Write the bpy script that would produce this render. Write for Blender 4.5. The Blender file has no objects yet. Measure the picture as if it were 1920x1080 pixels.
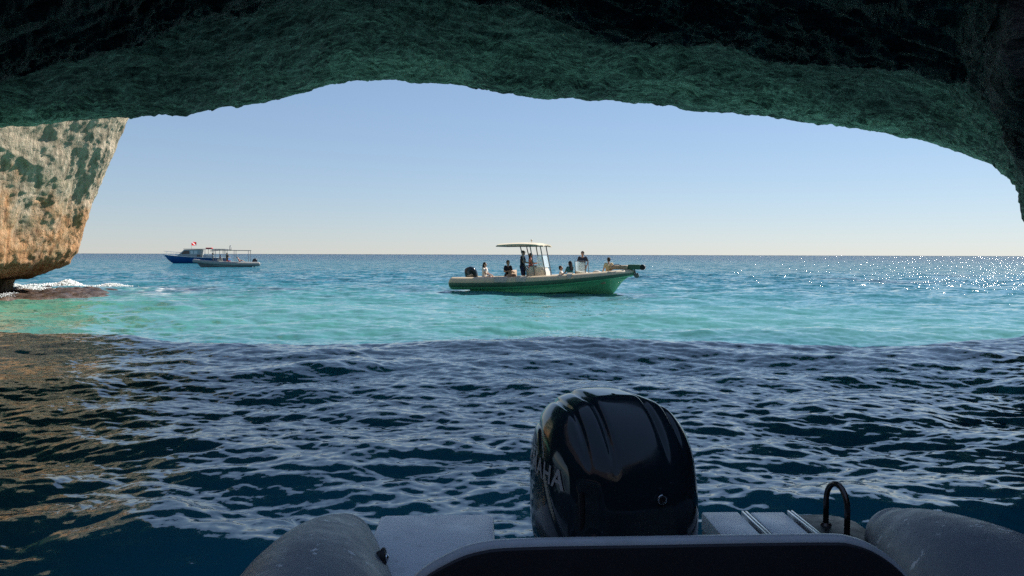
import bpy, bmesh, math, random
import numpy as np
from mathutils import Vector, Matrix

C = bpy.context.scene.collection
R = math.radians
rng = np.random.default_rng(7)
random.seed(7)

# ------------------------------------------------------------------ camera, sky, sun, exposure
F = 1507.0                       # focal length in photo pixels (1920 wide)
CAMZ = 1.9
PITCH = math.atan((540 - 477.4) / F)
ROLL = 0.16
cam_d = bpy.data.cameras.new('camera')
cam_d.sensor_width = 36.0
cam_d.lens = 36.0 * F / 1920.0
cam_d.clip_start = 0.05
cam_d.clip_end = 60000
cam = bpy.data.objects.new('camera', cam_d)
C.objects.link(cam)
cam.matrix_world = Matrix.Translation((0, 0, CAMZ)) @ Matrix.Rotation(math.pi/2 - PITCH, 4, 'X') @ Matrix.Rotation(R(ROLL), 4, 'Z')
bpy.context.scene.camera = cam
CM = cam.matrix_world.to_3x3()

SUN_AZ, SUN_EL = 49.0, 39.0
SC = bpy.context.scene
world = bpy.data.worlds.new("World")
SC.world = world
world.use_nodes = True
wn = world.node_tree
bg = wn.nodes['Background']
sky = wn.nodes.new('ShaderNodeTexSky')
sky.sky_type = 'NISHITA'
sky.sun_disc = False
sky.sun_elevation = R(SUN_EL)
sky.sun_rotation = R(SUN_AZ)
sky.altitude = 0
sky.air_density = 1.0
sky.dust_density = 0.0
sky.ozone_density = 8.0
gam = wn.nodes.new('ShaderNodeGamma'); gam.inputs['Gamma'].default_value = 0.62      # softer contrast between zenith and horizon
bal = wn.nodes.new('ShaderNodeMix'); bal.data_type = 'RGBA'; bal.blend_type = 'MULTIPLY'; bal.inputs[0].default_value = 1.0
bal.inputs[7].default_value = (1.0, 0.995, 1.045, 1)                                   # white balance
wn.links.new(sky.outputs['Color'], gam.inputs['Color'])
wn.links.new(gam.outputs['Color'], bal.inputs[6])
wn.links.new(bal.outputs[2], bg.inputs['Color'])
bg.inputs['Strength'].default_value = 0.121
sun_d = bpy.data.lights.new('sun', 'SUN')
sun_d.energy = 5.0
sun_d.angle = R(0.53)
sun_d.color = (1.0, 0.95, 0.87)
sun = bpy.data.objects.new('sun', sun_d)
C.objects.link(sun)
sdir = Vector((math.cos(R(SUN_EL))*math.sin(R(SUN_AZ)), math.cos(R(SUN_EL))*math.cos(R(SUN_AZ)), math.sin(R(SUN_EL))))
sun.rotation_euler = sdir.to_track_quat('Z', 'Y').to_euler()
sun.location = (40, 30, 60)
SC.view_settings.view_transform = 'Standard'
SC.view_settings.look = 'None'
SC.view_settings.exposure = 0.8
SC.view_settings.gamma = 1.0
SC.view_settings.use_curve_mapping = False
SC.cycles.use_denoising = False        # keeps the sparkle of the sun glitter; what noise stays reads as film grain
SC.cycles.adaptive_threshold = 0.005
SC.cycles.max_bounces = 10
SC.cycles.diffuse_bounces = 5
SC.cycles.glossy_bounces = 4
SC.cycles.sample_clamp_indirect = 6.0
SC.cycles.caustics_reflective = False
SC.cycles.caustics_refractive = False

# ------------------------------------------------------------------ helpers
def at(px, py, Y):
    """world point seen at photo pixel (px, py) whose forward distance is Y"""
    d = CM @ Vector(((px - 960) / F, (540 - py) / F, -1.0))
    return Vector((0, 0, CAMZ)) + d * (Y / d.y)

def tag(o, label=None, cat=None, group=None, kind=None):
    if label: o['label'] = label
    if cat: o['category'] = cat
    if group: o['group'] = group
    if kind: o['kind'] = kind
    return o

def empty(name, loc=(0, 0, 0), rz=0.0):
    o = bpy.data.objects.new(name, None)
    o.empty_display_size = 0.2
    C.objects.link(o)
    o.location = loc
    o.rotation_euler = (0, 0, rz)
    return o

def link(name, me, mat, parent=None, smooth=True):
    if smooth is not None and len(me.polygons):
        me.polygons.foreach_set('use_smooth', [smooth]*len(me.polygons))
    if mat is not None:
        if not me.materials: me.materials.append(mat)
    o = bpy.data.objects.new(name, me)
    C.objects.link(o)
    if parent is not None: o.parent = parent
    return o

def from_np(name, co, quads, mat, parent=None, smooth=True, kind=None):
    me = bpy.data.meshes.new(name)
    n, f = len(co), len(quads)
    me.vertices.add(n)
    me.vertices.foreach_set('co', np.asarray(co, dtype=np.float32).ravel())
    me.loops.add(f*4)
    me.loops.foreach_set('vertex_index', np.asarray(quads, dtype=np.int32).ravel())
    me.polygons.add(f)
    me.polygons.foreach_set('loop_start', np.arange(0, f*4, 4, dtype=np.int32))
    me.polygons.foreach_set('use_smooth', np.full(f, smooth, dtype=bool))
    me.update(calc_edges=True)
    me.materials.append(mat)
    o = bpy.data.objects.new(name, me)
    C.objects.link(o)
    if parent is not None: o.parent = parent
    return o

def grid_quads(nu, nv, wrap_u=False):
    """vertices indexed v*nu+u"""
    uu = np.arange(nu if wrap_u else nu-1)
    vv = np.arange(nv-1)
    U, V = np.meshgrid(uu, vv)
    U2 = (U+1) % nu
    a = V*nu+U; b = V*nu+U2; c = (V+1)*nu+U2; d = (V+1)*nu+U
    return np.stack([a, b, c, d], -1).reshape(-1, 4)

class MB:
    """collects shapes into one bmesh"""
    def __init__(s): s.bm = bmesh.new()
    def box(s, x0, x1, y0, y1, z0, z1, bev=0.0, seg=2, M=None):
        t = bmesh.new()
        vs = [t.verts.new(p) for p in ((x0,y0,z0),(x1,y0,z0),(x1,y1,z0),(x0,y1,z0),(x0,y0,z1),(x1,y0,z1),(x1,y1,z1),(x0,y1,z1))]
        for q in ((3,2,1,0),(4,5,6,7),(0,1,5,4),(1,2,6,5),(2,3,7,6),(3,0,4,7)): t.faces.new([vs[i] for i in q])
        if bev: bmesh.ops.bevel(t, geom=t.edges[:], offset=bev, segments=seg, affect='EDGES', profile=0.5)
        s.add(t, M)
        return s
    def add(s, t, M=None):
        if M is not None: bmesh.ops.transform(t, matrix=M, verts=t.verts[:])
        me = bpy.data.meshes.new('tmp'); t.to_mesh(me); t.free()
        s.bm.from_mesh(me); bpy.data.meshes.remove(me)
    def prism(s, poly, h0, h1, axis='z', bev=0.0, seg=3, M=None, topscale=None):
        """polygon in a plane, extruded along axis between h0 and h1"""
        t = bmesh.new()
        f = (lambda p, h: (p[0], p[1], h)) if axis == 'z' else (lambda p, h: (p[0], h, p[1])) if axis == 'y' else (lambda p, h: (h, p[0], p[1]))
        a = [t.verts.new(f(p, h0)) for p in poly]; b = [t.verts.new(f(p, h1)) for p in poly]
        n = len(poly)
        t.faces.new(a[::-1]); t.faces.new(b)
        for i in range(n): t.faces.new((a[i], a[(i+1) % n], b[(i+1) % n], b[i]))
        bmesh.ops.recalc_face_normals(t, faces=t.faces[:])
        if bev:
            es = [e for e in t.edges if abs((e.verts[0].co-e.verts[1].co).dot(Vector((axis=='x', axis=='y', axis=='z')))) < 1e-6]
            bmesh.ops.bevel(t, geom=es, offset=bev, segments=seg, affect='EDGES', profile=0.5)
        s.add(t, M)
        return s
    def tube(s, pts, rad, n=10, cap=True, round_ends=False, sx=1.0):
        pts = [Vector(p) for p in pts]
        m = len(pts)
        rad = [rad]*m if isinstance(rad, (int, float)) else list(rad)
        rows = []
        ref = Vector((0, 0, 1))
        for i, p in enumerate(pts):
            tn = (pts[min(i+1, m-1)] - pts[max(i-1, 0)]).normalized()
            if i == 0:
                u = tn.cross(ref)
                if u.length < 1e-3: u = tn.cross(Vector((1, 0, 0)))
                u.normalize()
            else:
                u = (u - tn*u.dot(tn)).normalized()
            w = tn.cross(u)
            rows.append([s.bm.verts.new(p + (u*math.cos(a)*sx + w*math.sin(a))*rad[i]) for a in [2*math.pi*k/n for k in range(n)]])
        for i in range(m-1):
            for k in range(n):
                s.bm.faces.new((rows[i][k], rows[i][(k+1) % n], rows[i+1][(k+1) % n], rows[i+1][k]))
        if cap:
            s.bm.faces.new(rows[0][::-1]); s.bm.faces.new(rows[-1])
        return s
    def ball(s, c, r, seg=12, rings=8):
        t = bmesh.new()
        bmesh.ops.create_uvsphere(t, u_segments=seg, v_segments=rings, radius=1.0)
        r = (r, r, r) if isinstance(r, (int, float)) else r
        s.add(t, Matrix.Translation(c) @ Matrix.Diagonal((*r, 1.0)))
        return s
    def torus(s, c, R0, r0, axis='z', n=24, m=8):
        pts = []
        for k in range(n+1):
            a = 2*math.pi*k/n
            p = (R0*math.cos(a), R0*math.sin(a), 0)
            p = p if axis == 'z' else (p[0], 0, p[1]) if axis == 'y' else (0, p[0], p[1])
            pts.append(Vector(c)+Vector(p))
        return s.tube(pts, r0, m, cap=False)
    def build(s, name, mat, parent=None, smooth=None, auto=26):
        bmesh.ops.recalc_face_normals(s.bm, faces=s.bm.faces[:])
        me = bpy.data.meshes.new(name)
        s.bm.to_mesh(me); s.bm.free()
        o = link(name, me, mat, parent, True if smooth is None else smooth)
        if smooth is None:
            me.set_sharp_from_angle(angle=R(auto))
        return o

def catmull(pts, n):
    """smooth resample of a list of points (numpy)"""
    P = np.array(pts, float)
    P = np.vstack([2*P[0]-P[1], P, 2*P[-1]-P[-2]])
    out = []
    m = len(P)-3
    for t in np.linspace(0, m-1e-9, n):
        i = int(t); f = t-i
        a, b, c, d = P[i:i+4]
        out.append(0.5*((2*b)+(-a+c)*f+(2*a-5*b+4*c-d)*f*f+(-a+3*b-3*c+d)*f**3))
    return np.array(out)

# ---- noise
_perm = rng.permutation(256); _perm = np.concatenate([_perm, _perm, _perm])
_g = rng.normal(size=(256, 3)); _g /= np.linalg.norm(_g, axis=1)[:, None]
def perlin(p):
    p = np.asarray(p, float)
    i = np.floor(p).astype(int); f = p - i
    u = f*f*f*(f*(f*6-15)+10)
    i &= 255
    r = 0
    for dx in (0, 1):
        for dy in (0, 1):
            for dz in (0, 1):
                h = _perm[_perm[_perm[i[:, 0]+dx]+i[:, 1]+dy]+i[:, 2]+dz] & 255
                g = _g[h]
                d = g[:, 0]*(f[:, 0]-dx)+g[:, 1]*(f[:, 1]-dy)+g[:, 2]*(f[:, 2]-dz)
                w = (u[:, 0] if dx else 1-u[:, 0])*(u[:, 1] if dy else 1-u[:, 1])*(u[:, 2] if dz else 1-u[:, 2])
                r = r + d*w
    return r*1.6
def fbm(p, octv=5, gain=0.5, ridged=False):
    p = np.asarray(p, float); a = 1.0; s = 0; n = 0
    for k in range(octv):
        v = perlin(p*2.03**k + 17.3*k)
        if ridged: v = 1-2*np.abs(v)
        s = s + a*v; n += a; a *= gain
    return s/n
def smooth01(x, a, b):
    t = np.clip((np.asarray(x, float)-a)/(b-a), 0, 1)
    return t*t*(3-2*t)

# ---- materials
class NT:
    def __init__(s, name):
        s.m = bpy.data.materials.new(name); s.m.use_nodes = True
        s.t = s.m.node_tree; s.b = s.t.nodes['Principled BSDF']
    def n(s, typ, **kw):
        nd = s.t.nodes.new('ShaderNode'+typ)
        for k, v in kw.items():
            if k.startswith('i_'):
                key = k[2:]
                key = int(key) if key.isdigit() else key.replace('_', ' ')
                if isinstance(v, bpy.types.NodeSocket): s.t.links.new(v, nd.inputs[key])
                else: nd.inputs[key].default_value = v
            else: setattr(nd, k, v)
        return nd
    def l(s, a, b): s.t.links.new(a, b)
    def noise(s, vec, scale, detail=4, rough=0.55, dist=0.0):
        return s.n('TexNoise', i_Vector=vec, i_Scale=scale, i_Detail=detail, i_Roughness=rough, i_Distortion=dist).outputs['Fac']
    def ramp(s, fac, stops):
        nd = s.n('ValToRGB', i_Fac=fac)
        e = nd.color_ramp.elements
        while len(e) < len(stops): e.new(0.5)
        for k, (p, c) in enumerate(stops):
            e[k].position = p
            e[k].color = (c, c, c, 1) if isinstance(c, (int, float)) else (*c, 1)
        return nd.outputs['Color']
    def mix(s, fac, a, b, mode='MIX'):
        nd = s.n('Mix', data_type='RGBA', blend_type=mode)
        for idx, v in ((0, fac), (6, a), (7, b)):
            if isinstance(v, bpy.types.NodeSocket): s.l(v, nd.inputs[idx])
            else: nd.inputs[idx].default_value = v if idx == 0 else (*v, 1) if len(v) == 3 else v
        return nd.outputs[2]
    def math(s, op, a, b=0.0):
        return s.n('Math', operation=op, i_0=a, i_1=b).outputs[0]
    def bump(s, h, strength=0.5, dist=0.02, normal=None):
        kw = dict(i_Height=h, i_Strength=strength, i_Distance=dist)
        if normal is not None: kw['i_Normal'] = normal
        return s.n('Bump', **kw).outputs[0]
    def obj(s): return s.n('TexCoord').outputs['Object']
    def scaled(s, vec, sc, rot=(0, 0, 0)):
        return s.n('Mapping', i_Vector=vec, i_Scale=sc, i_Rotation=rot).outputs[0]

def simple(name, col, rough=0.5, metal=0.0, var=0.15, scale=6.0, bump=0.0, coat=0.0, spec=0.5, grime=None, speck=None):
    t = NT(name)
    v = t.obj()
    n = t.noise(v, scale, 5, 0.6)
    dark = tuple(c*(1-var) for c in col); lite = tuple(min(1, c*(1+var)) for c in col)
    c = t.ramp(n, [(0.3, dark), (0.7, lite)])
    if grime:
        g = t.ramp(t.noise(v, scale*3.1, 6, 0.7), [(0.55, 0.0), (0.72, 1.0)])
        c = t.mix(t.math('MULTIPLY', g, 0.5), c, grime)
    if speck:
        g = t.ramp(t.noise(v, 85, 3, 0.6), [(0.68, 0.0), (0.74, 0.55)])
        c = t.mix(g, c, speck)
    t.l(c, t.b.inputs['Base Color'])
    t.l(t.ramp(t.noise(v, scale*2.3, 3), [(0.3, max(0, rough-0.08)), (0.7, min(1, rough+0.08))]), t.b.inputs['Roughness'])
    t.b.inputs['Metallic'].default_value = metal
    t.b.inputs['Coat Weight'].default_value = coat
    t.b.inputs['Specular IOR Level'].default_value = spec
    if bump: t.l(t.bump(t.noise(v, scale*20, 3), 0.4, bump), t.b.inputs['Normal'])
    return t.m

# ------------------------------------------------------------------ rock materials
def rock_roof_mat():
    t = NT('cave_rock')
    v = t.obj()
    warp = t.n('TexNoise', i_Vector=v, i_Scale=0.5, i_Detail=3.0).outputs['Color']
    wv = t.n('VectorMath', operation='MULTIPLY_ADD', i_0=warp, i_1=(2.6, 2.6, 2.6), i_2=v).outputs[0]
    st = t.scaled(wv, (0.9, 2.6, 3.4), (0, 0, R(24)))
    s1 = t.noise(st, 1.6, 8, 0.68)
    s2 = t.noise(t.scaled(wv, (1.2, 5.0, 5.0), (0, R(12), R(-18))), 2.2, 6, 0.7)
    big = t.noise(v, 0.22, 4, 0.6)
    green = t.ramp(s1, [(0.30, (0.030, 0.028, 0.026)), (0.41, (0.16, 0.155, 0.13)), (0.49, (0.42, 0.38, 0.32)), (0.60, (0.80, 0.70, 0.60))])
    brown = t.ramp(s1, [(0.32, (0.035, 0.028, 0.032)), (0.50, (0.11, 0.085, 0.095)), (0.70, (0.36, 0.31, 0.31))])
    alg_or_light = t.n('Attribute', attribute_name='rim_light').outputs['Fac']  # weight of the light painted along the rim
    c = t.mix(t.math('MULTIPLY', t.ramp(big, [(0.42, 0.12), (0.56, 1.0)]), alg_or_light), brown, green)
    c = t.mix(t.math('MULTIPLY', t.ramp(s2, [(0.50, 0.0), (0.62, 0.95)]), t.math('ADD', alg_or_light, 0.12)), c, (0.78, 0.68, 0.55))
    t.l(c, t.b.inputs['Base Color'])
    t.b.inputs['Roughness'].default_value = 0.8
    t.b.inputs['Specular IOR Level'].default_value = 0.3
    h = t.math('ADD', t.math('MULTIPLY', s1, 1.0), t.math('MULTIPLY', s2, 0.6))
    h = t.math('ADD', h, t.math('MULTIPLY', t.noise(v, 9.0, 6, 0.7), 0.35))
    t.l(t.bump(h, 1.0, 0.26), t.b.inputs['Normal'])
    return t.m

def pillar_mat():
    t = NT('weathered_limestone')
    v = t.obj()
    z = t.n('SeparateXYZ', i_Vector=v).outputs['Z']
    n1 = t.noise(v, 0.55, 7, 0.65, 0.6)
    n2 = t.noise(t.scaled(v, (1.6, 1.6, 0.55), (R(20), R(25), 0)), 2.2, 8, 0.7)
    grey = t.ramp(n2, [(0.30, (0.17, 0.135, 0.095)), (0.5, (0.42, 0.345, 0.25)), (0.68, (0.64, 0.53, 0.40))])
    rust = t.ramp(n2, [(0.30, (0.17, 0.075, 0.035)), (0.5, (0.50, 0.26, 0.12)), (0.68, (0.68, 0.44, 0.26))])
    hz = t.math('ADD', t.math('MULTIPLY', z, -0.20), t.math('MULTIPLY', n1, 1.88))
    c = t.mix(t.ramp(hz, [(0.0, 0.05), (0.45, 1.0)]), grey, rust)
    alg_or_light = t.math('ADD', t.math('MULTIPLY', z, -0.9), t.math('MULTIPLY', n1, 2.0))
    c = t.mix(t.ramp(alg_or_light, [(0.0, 0.0), (0.6, 0.85)]), c, (0.07, 0.055, 0.03))
    c = t.mix(t.ramp(t.noise(v, 0.9, 5, 0.7), [(0.54, 0.0), (0.70, 0.5)]), c, (0.26, 0.25, 0.15))
    t.l(c, t.b.inputs['Base Color'])
    t.b.inputs['Roughness'].default_value = 0.85
    t.b.inputs['Specular IOR Level'].default_value = 0.25
    h = t.math('ADD', n2, t.math('MULTIPLY', t.noise(v, 7.0, 7, 0.75), 0.4))
    t.l(t.bump(h, 0.9, 0.22), t.b.inputs['Normal'])
    return t.m

# ------------------------------------------------------------------ the cave: roof, mouth, walls (one shell of rock)
def build_cave():
    rim_px = [(-560, 660, 19.5), (-545, 560, 19.5), (-500, 440, 20), (-420, 360, 20.5), (-300, 300, 21), (-150, 262, 21.3), (0, 236, 21.6), (60, 238, 21.6), (120, 228, 21.8), (180, 221, 22.0),
              (250, 217, 22.2), (300, 214, 22.2), (345, 217, 22.2), (400, 206, 22.3), (440, 200, 22.4), (500, 185, 22.6), (560, 175, 22.8), (610, 160, 23), (650, 152, 23),
              (700, 147, 23), (750, 148, 23), (800, 153, 22.8), (880, 165, 22.4), (940, 172, 22.1), (1000, 178, 22), (1080, 184, 22), (1160, 190, 22), (1240, 195, 22), (1320, 203, 22), (1400, 212, 21.9),
              (1480, 222, 21.8), (1560, 233, 21.6), (1640, 248, 21.4), (1720, 262, 21.2), (1760, 270, 21), (1800, 285, 20.8), (1840, 300, 20.6), (1880, 322, 20.4), (1920, 358, 20.2),
              (1950, 430, 20), (1970, 490, 19.8), (1985, 570, 19.6), (1995, 660, 19.4)]
    az, rr, zz = [], [], []
    for px, py, Y in rim_px:
        p = at(px, py-4, Y)
        az.append(math.degrees(math.atan2(p.x, p.y))); rr.append(math.hypot(p.x, p.y)); zz.append(p.z)
    # the walls behind and beside the camera
    for a, r in ((42, 21), (52, 18), (65, 15), (90, 12.5), (120, 11), (150, 10.5), (180, 11)):
        az.append(a); rr.append(r); zz.append(-1.6)
    pre = [(-180, 11, -1.6), (-150, 12, -1.6), (-120, 15, -1.6), (-100, 17, -1.0), (-88, 18, 3.6), (-76, 20, 4.6), (-64, 22, 4.2), (-56, 24, 2.5)]  # rim raised on the left: unseen side opening added to let light in
    az = [a for a, _, _ in pre] + az; rr = [r for _, r, _ in pre] + rr; zz = [z for _, _, z in pre] + zz
    A = np.concatenate([np.linspace(-180, -50, 60, endpoint=False), np.linspace(-50, -34, 70, endpoint=False), np.linspace(-34, 37, 820, endpoint=False),
                        np.linspace(37, 60, 50, endpoint=False), np.linspace(60, 180, 50, endpoint=False)])
    Rr = np.interp(A, az, rr); Z0 = np.interp(A, az, zz)
    wall = 1 - smooth01(Z0, -1.0, 3.8)
    front = (np.abs(A) < 50)
    # the nearer, lower fold of the roof overhead
    lip_px = [(-300, 130), (0, 75), (340, 0), (600, -70), (850, -45), (1000, 0), (1200, 40), (1500, 66), (1700, 76), (1830, 102), (1900, 160), (1960, 300), (2000, 420)]
    la, le = [], []
    for px, py in lip_px:
        p = at(px, py, 10.0)
        la.append(math.degrees(math.atan2(p.x, p.y))); le.append((p.z-CAMZ)/math.hypot(p.x, p.y))
    E = np.interp(A, la, le, left=0.22, right=0.05)
    dl = 10.4
    zl = CAMZ + E*dl
    zl = np.where(np.abs(A) > 60, np.maximum(4.8, np.where(Z0 > 3, Z0, 0)), zl)
    zl = np.maximum(zl, 2.6)
    # inner rows: s from 0 (rim) to 1 (overhead)
    S = np.concatenate([np.linspace(0, 0.62, 240, endpoint=False), np.linspace(0.62, 1.0, 40)])
    O = np.linspace(0, 1, 26)[1:]
    hole = np.interp(A, [-180, -120, -60, 0, 40, 90, 140, 180], [8.0, 8.0, 7.5, 7.0, 6.4, 5.6, 6.0, 8.0])   # unseen roof opening, added so sky light reaches the boat
    nA = len(A)
    rows = []
    for o in O[::-1]:                     # outer cliff, from the cap down to the rim
        top = np.maximum(Z0, 3.0) + 4.5
        dd = Rr + np.interp(o, [0, .06, .2, .5], [0, .5, 1.3, 1.6])
        k2 = np.clip((o-.5)/.42, 0, 1); k3 = np.clip((o-.92)/.08, 0, 1)
        d = dd*(1-k2) + (hole+1.3)*k2; d = d*(1-k3) + hole*k3
        z = Z0*(1-min(1, o/.5)) + top*min(1, o/.5) + (0.35 if 0 < o < .5 else 0)
        z = z*(1-k2) + 8.2*k2; z = z*(1-k3) + 5.4*k3
        rows.append((d, z))
    zm = np.maximum(Z0, 3.0)
    for s in S:
        # front profile
        k = np.array([0, .02, .06, .16, .30, .44, .50, .525, .56, .75, 1.0])
        dfrac = 1 - s
        z = np.zeros(nA)
        vals = [Z0, Z0+.10, Z0+.30, Z0+.65, np.maximum(Z0+.75, zl+.7), zl+.85, zl+.55, zl+.10, zl, zl+.25, np.full(nA, 4.9)]
        j = min(np.searchsorted(k, s, side='right')-1, len(k)-2)
        f = (s-k[j])/(k[j+1]-k[j]); f = f*f*(3-2*f)
        z = vals[j]*(1-f) + vals[j+1]*f
        df = Rr*(1-s) + hole*float(smooth01(s, 0.62, 1.0))
        # wall profile: up from the water, then arching over
        ph = s
        dw = Rr*np.interp(ph, [0, .25, .45, .6, .8, 1], [1, 1.0, .93, .75, .4, 0]) + hole*float(smooth01(s, 0.5, 1.0))
        zw = np.interp(ph, [0, .25, .45, .6, .8, 1], [-1.6, 1.6, 3.6, 4.6, 5.0, 4.9])
        # near the mouth the fold keeps z above the rim only
        w = wall
        rows.append((df*(1-w)+dw*w, z*(1-w)+zw*w))
    D = np.array([r[0] for r in rows]); Z = np.array([r[1] for r in rows])
    a = np.radians(A)[None, :]
    P = np.stack([D*np.sin(a), D*np.cos(a), Z], -1)      # rows x cols x 3
    du = np.roll(P, -1, 1) - np.roll(P, 1, 1)
    dv = np.gradient(P, axis=0)
    N = np.cross(du, dv); N /= (np.linalg.norm(N, axis=2, keepdims=True)+1e-9)
    Q = P.reshape(-1, 3)
    wq = Q + 0.8*np.stack([fbm(Q*0.35+5, 3), fbm(Q*0.35+50, 3), fbm(Q*0.35+90, 3)], -1)
    strand = np.stack([wq[:, 0]*0.8+wq[:, 1]*0.35, -wq[:, 0]*0.5+wq[:, 1]*2.0, wq[:, 2]*2.4], -1)
    h = 0.30*fbm(wq*0.5, 4) + 0.16*fbm(strand*0.33+3, 3, 0.5, True) + 0.13*fbm(strand*0.9, 5, 0.55, True) + 0.07*fbm(strand*2.6, 4, 0.6, True)
    ragged = np.maximum(0, fbm(Q*1.3+31, 5, 0.62)-0.02)*(0.45+0.55*np.exp(-((A+18)/9)**2)[None, :]*np.ones((len(rows), 1))).ravel()
    rimw = np.exp(-((np.arange(len(rows))-len(O))/10.0)**2)[:, None]*np.ones((1, nA))
    s_in = np.concatenate([np.zeros(len(O)), S])
    damp = np.ones((len(rows), nA))
    H = (h.reshape(P.shape[:2])*(1-0.55*rimw) - 0.5*ragged.reshape(P.shape[:2])*rimw)*damp
    # displacement along the shell normal; N points into the cave or out of the rock
    flip = np.sign(np.mean(N[len(O)+20, 300:700, 2]))      # make the roof's normal point down
    P2 = P - N*flip*H[..., None]*1.0
    P2[..., 2] -= (0.75*ragged.reshape(P.shape[:2])*rimw)
    quads = grid_quads(nA, len(rows), True)
    o = from_np('cave_rock', P2.reshape(-1, 3), quads, rock_roof_mat())
    rimd = np.abs(np.arange(len(rows))-len(O))/240.0*0.62*22      # metres inward from the rim
    alg_or_light = np.exp(-(rimd/3.6)**2)[:, None]*(0.65+0.9*fbm(Q*0.35+70, 4).reshape(P.shape[:2]))*smooth01(A, -28, -2)[None, :]*1.1  # pale band stands in for light bounced up from the sunlit water
    alg_or_light += 0.45*np.exp(-((A-33)/5.0)**2)[None, :]*(0.7+fbm(Q*0.5+7, 4).reshape(P.shape[:2]))
    alg_or_light += 0.8*np.exp(-(rimd/1.6)**2)[:, None]*np.exp(-((A+30)/5)**2)[None, :]
    at_ = o.data.attributes.new('rim_light', 'FLOAT', 'POINT')
    at_.data.foreach_set('value', np.clip(alg_or_light, 0, 1).astype(np.float32).ravel())
    tag(o, 'dark cave roof and walls of rough rock with painted rim light', None, None, 'structure')
    # the cap ring stays open overhead for the added sky light
    return o

build_cave()

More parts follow.
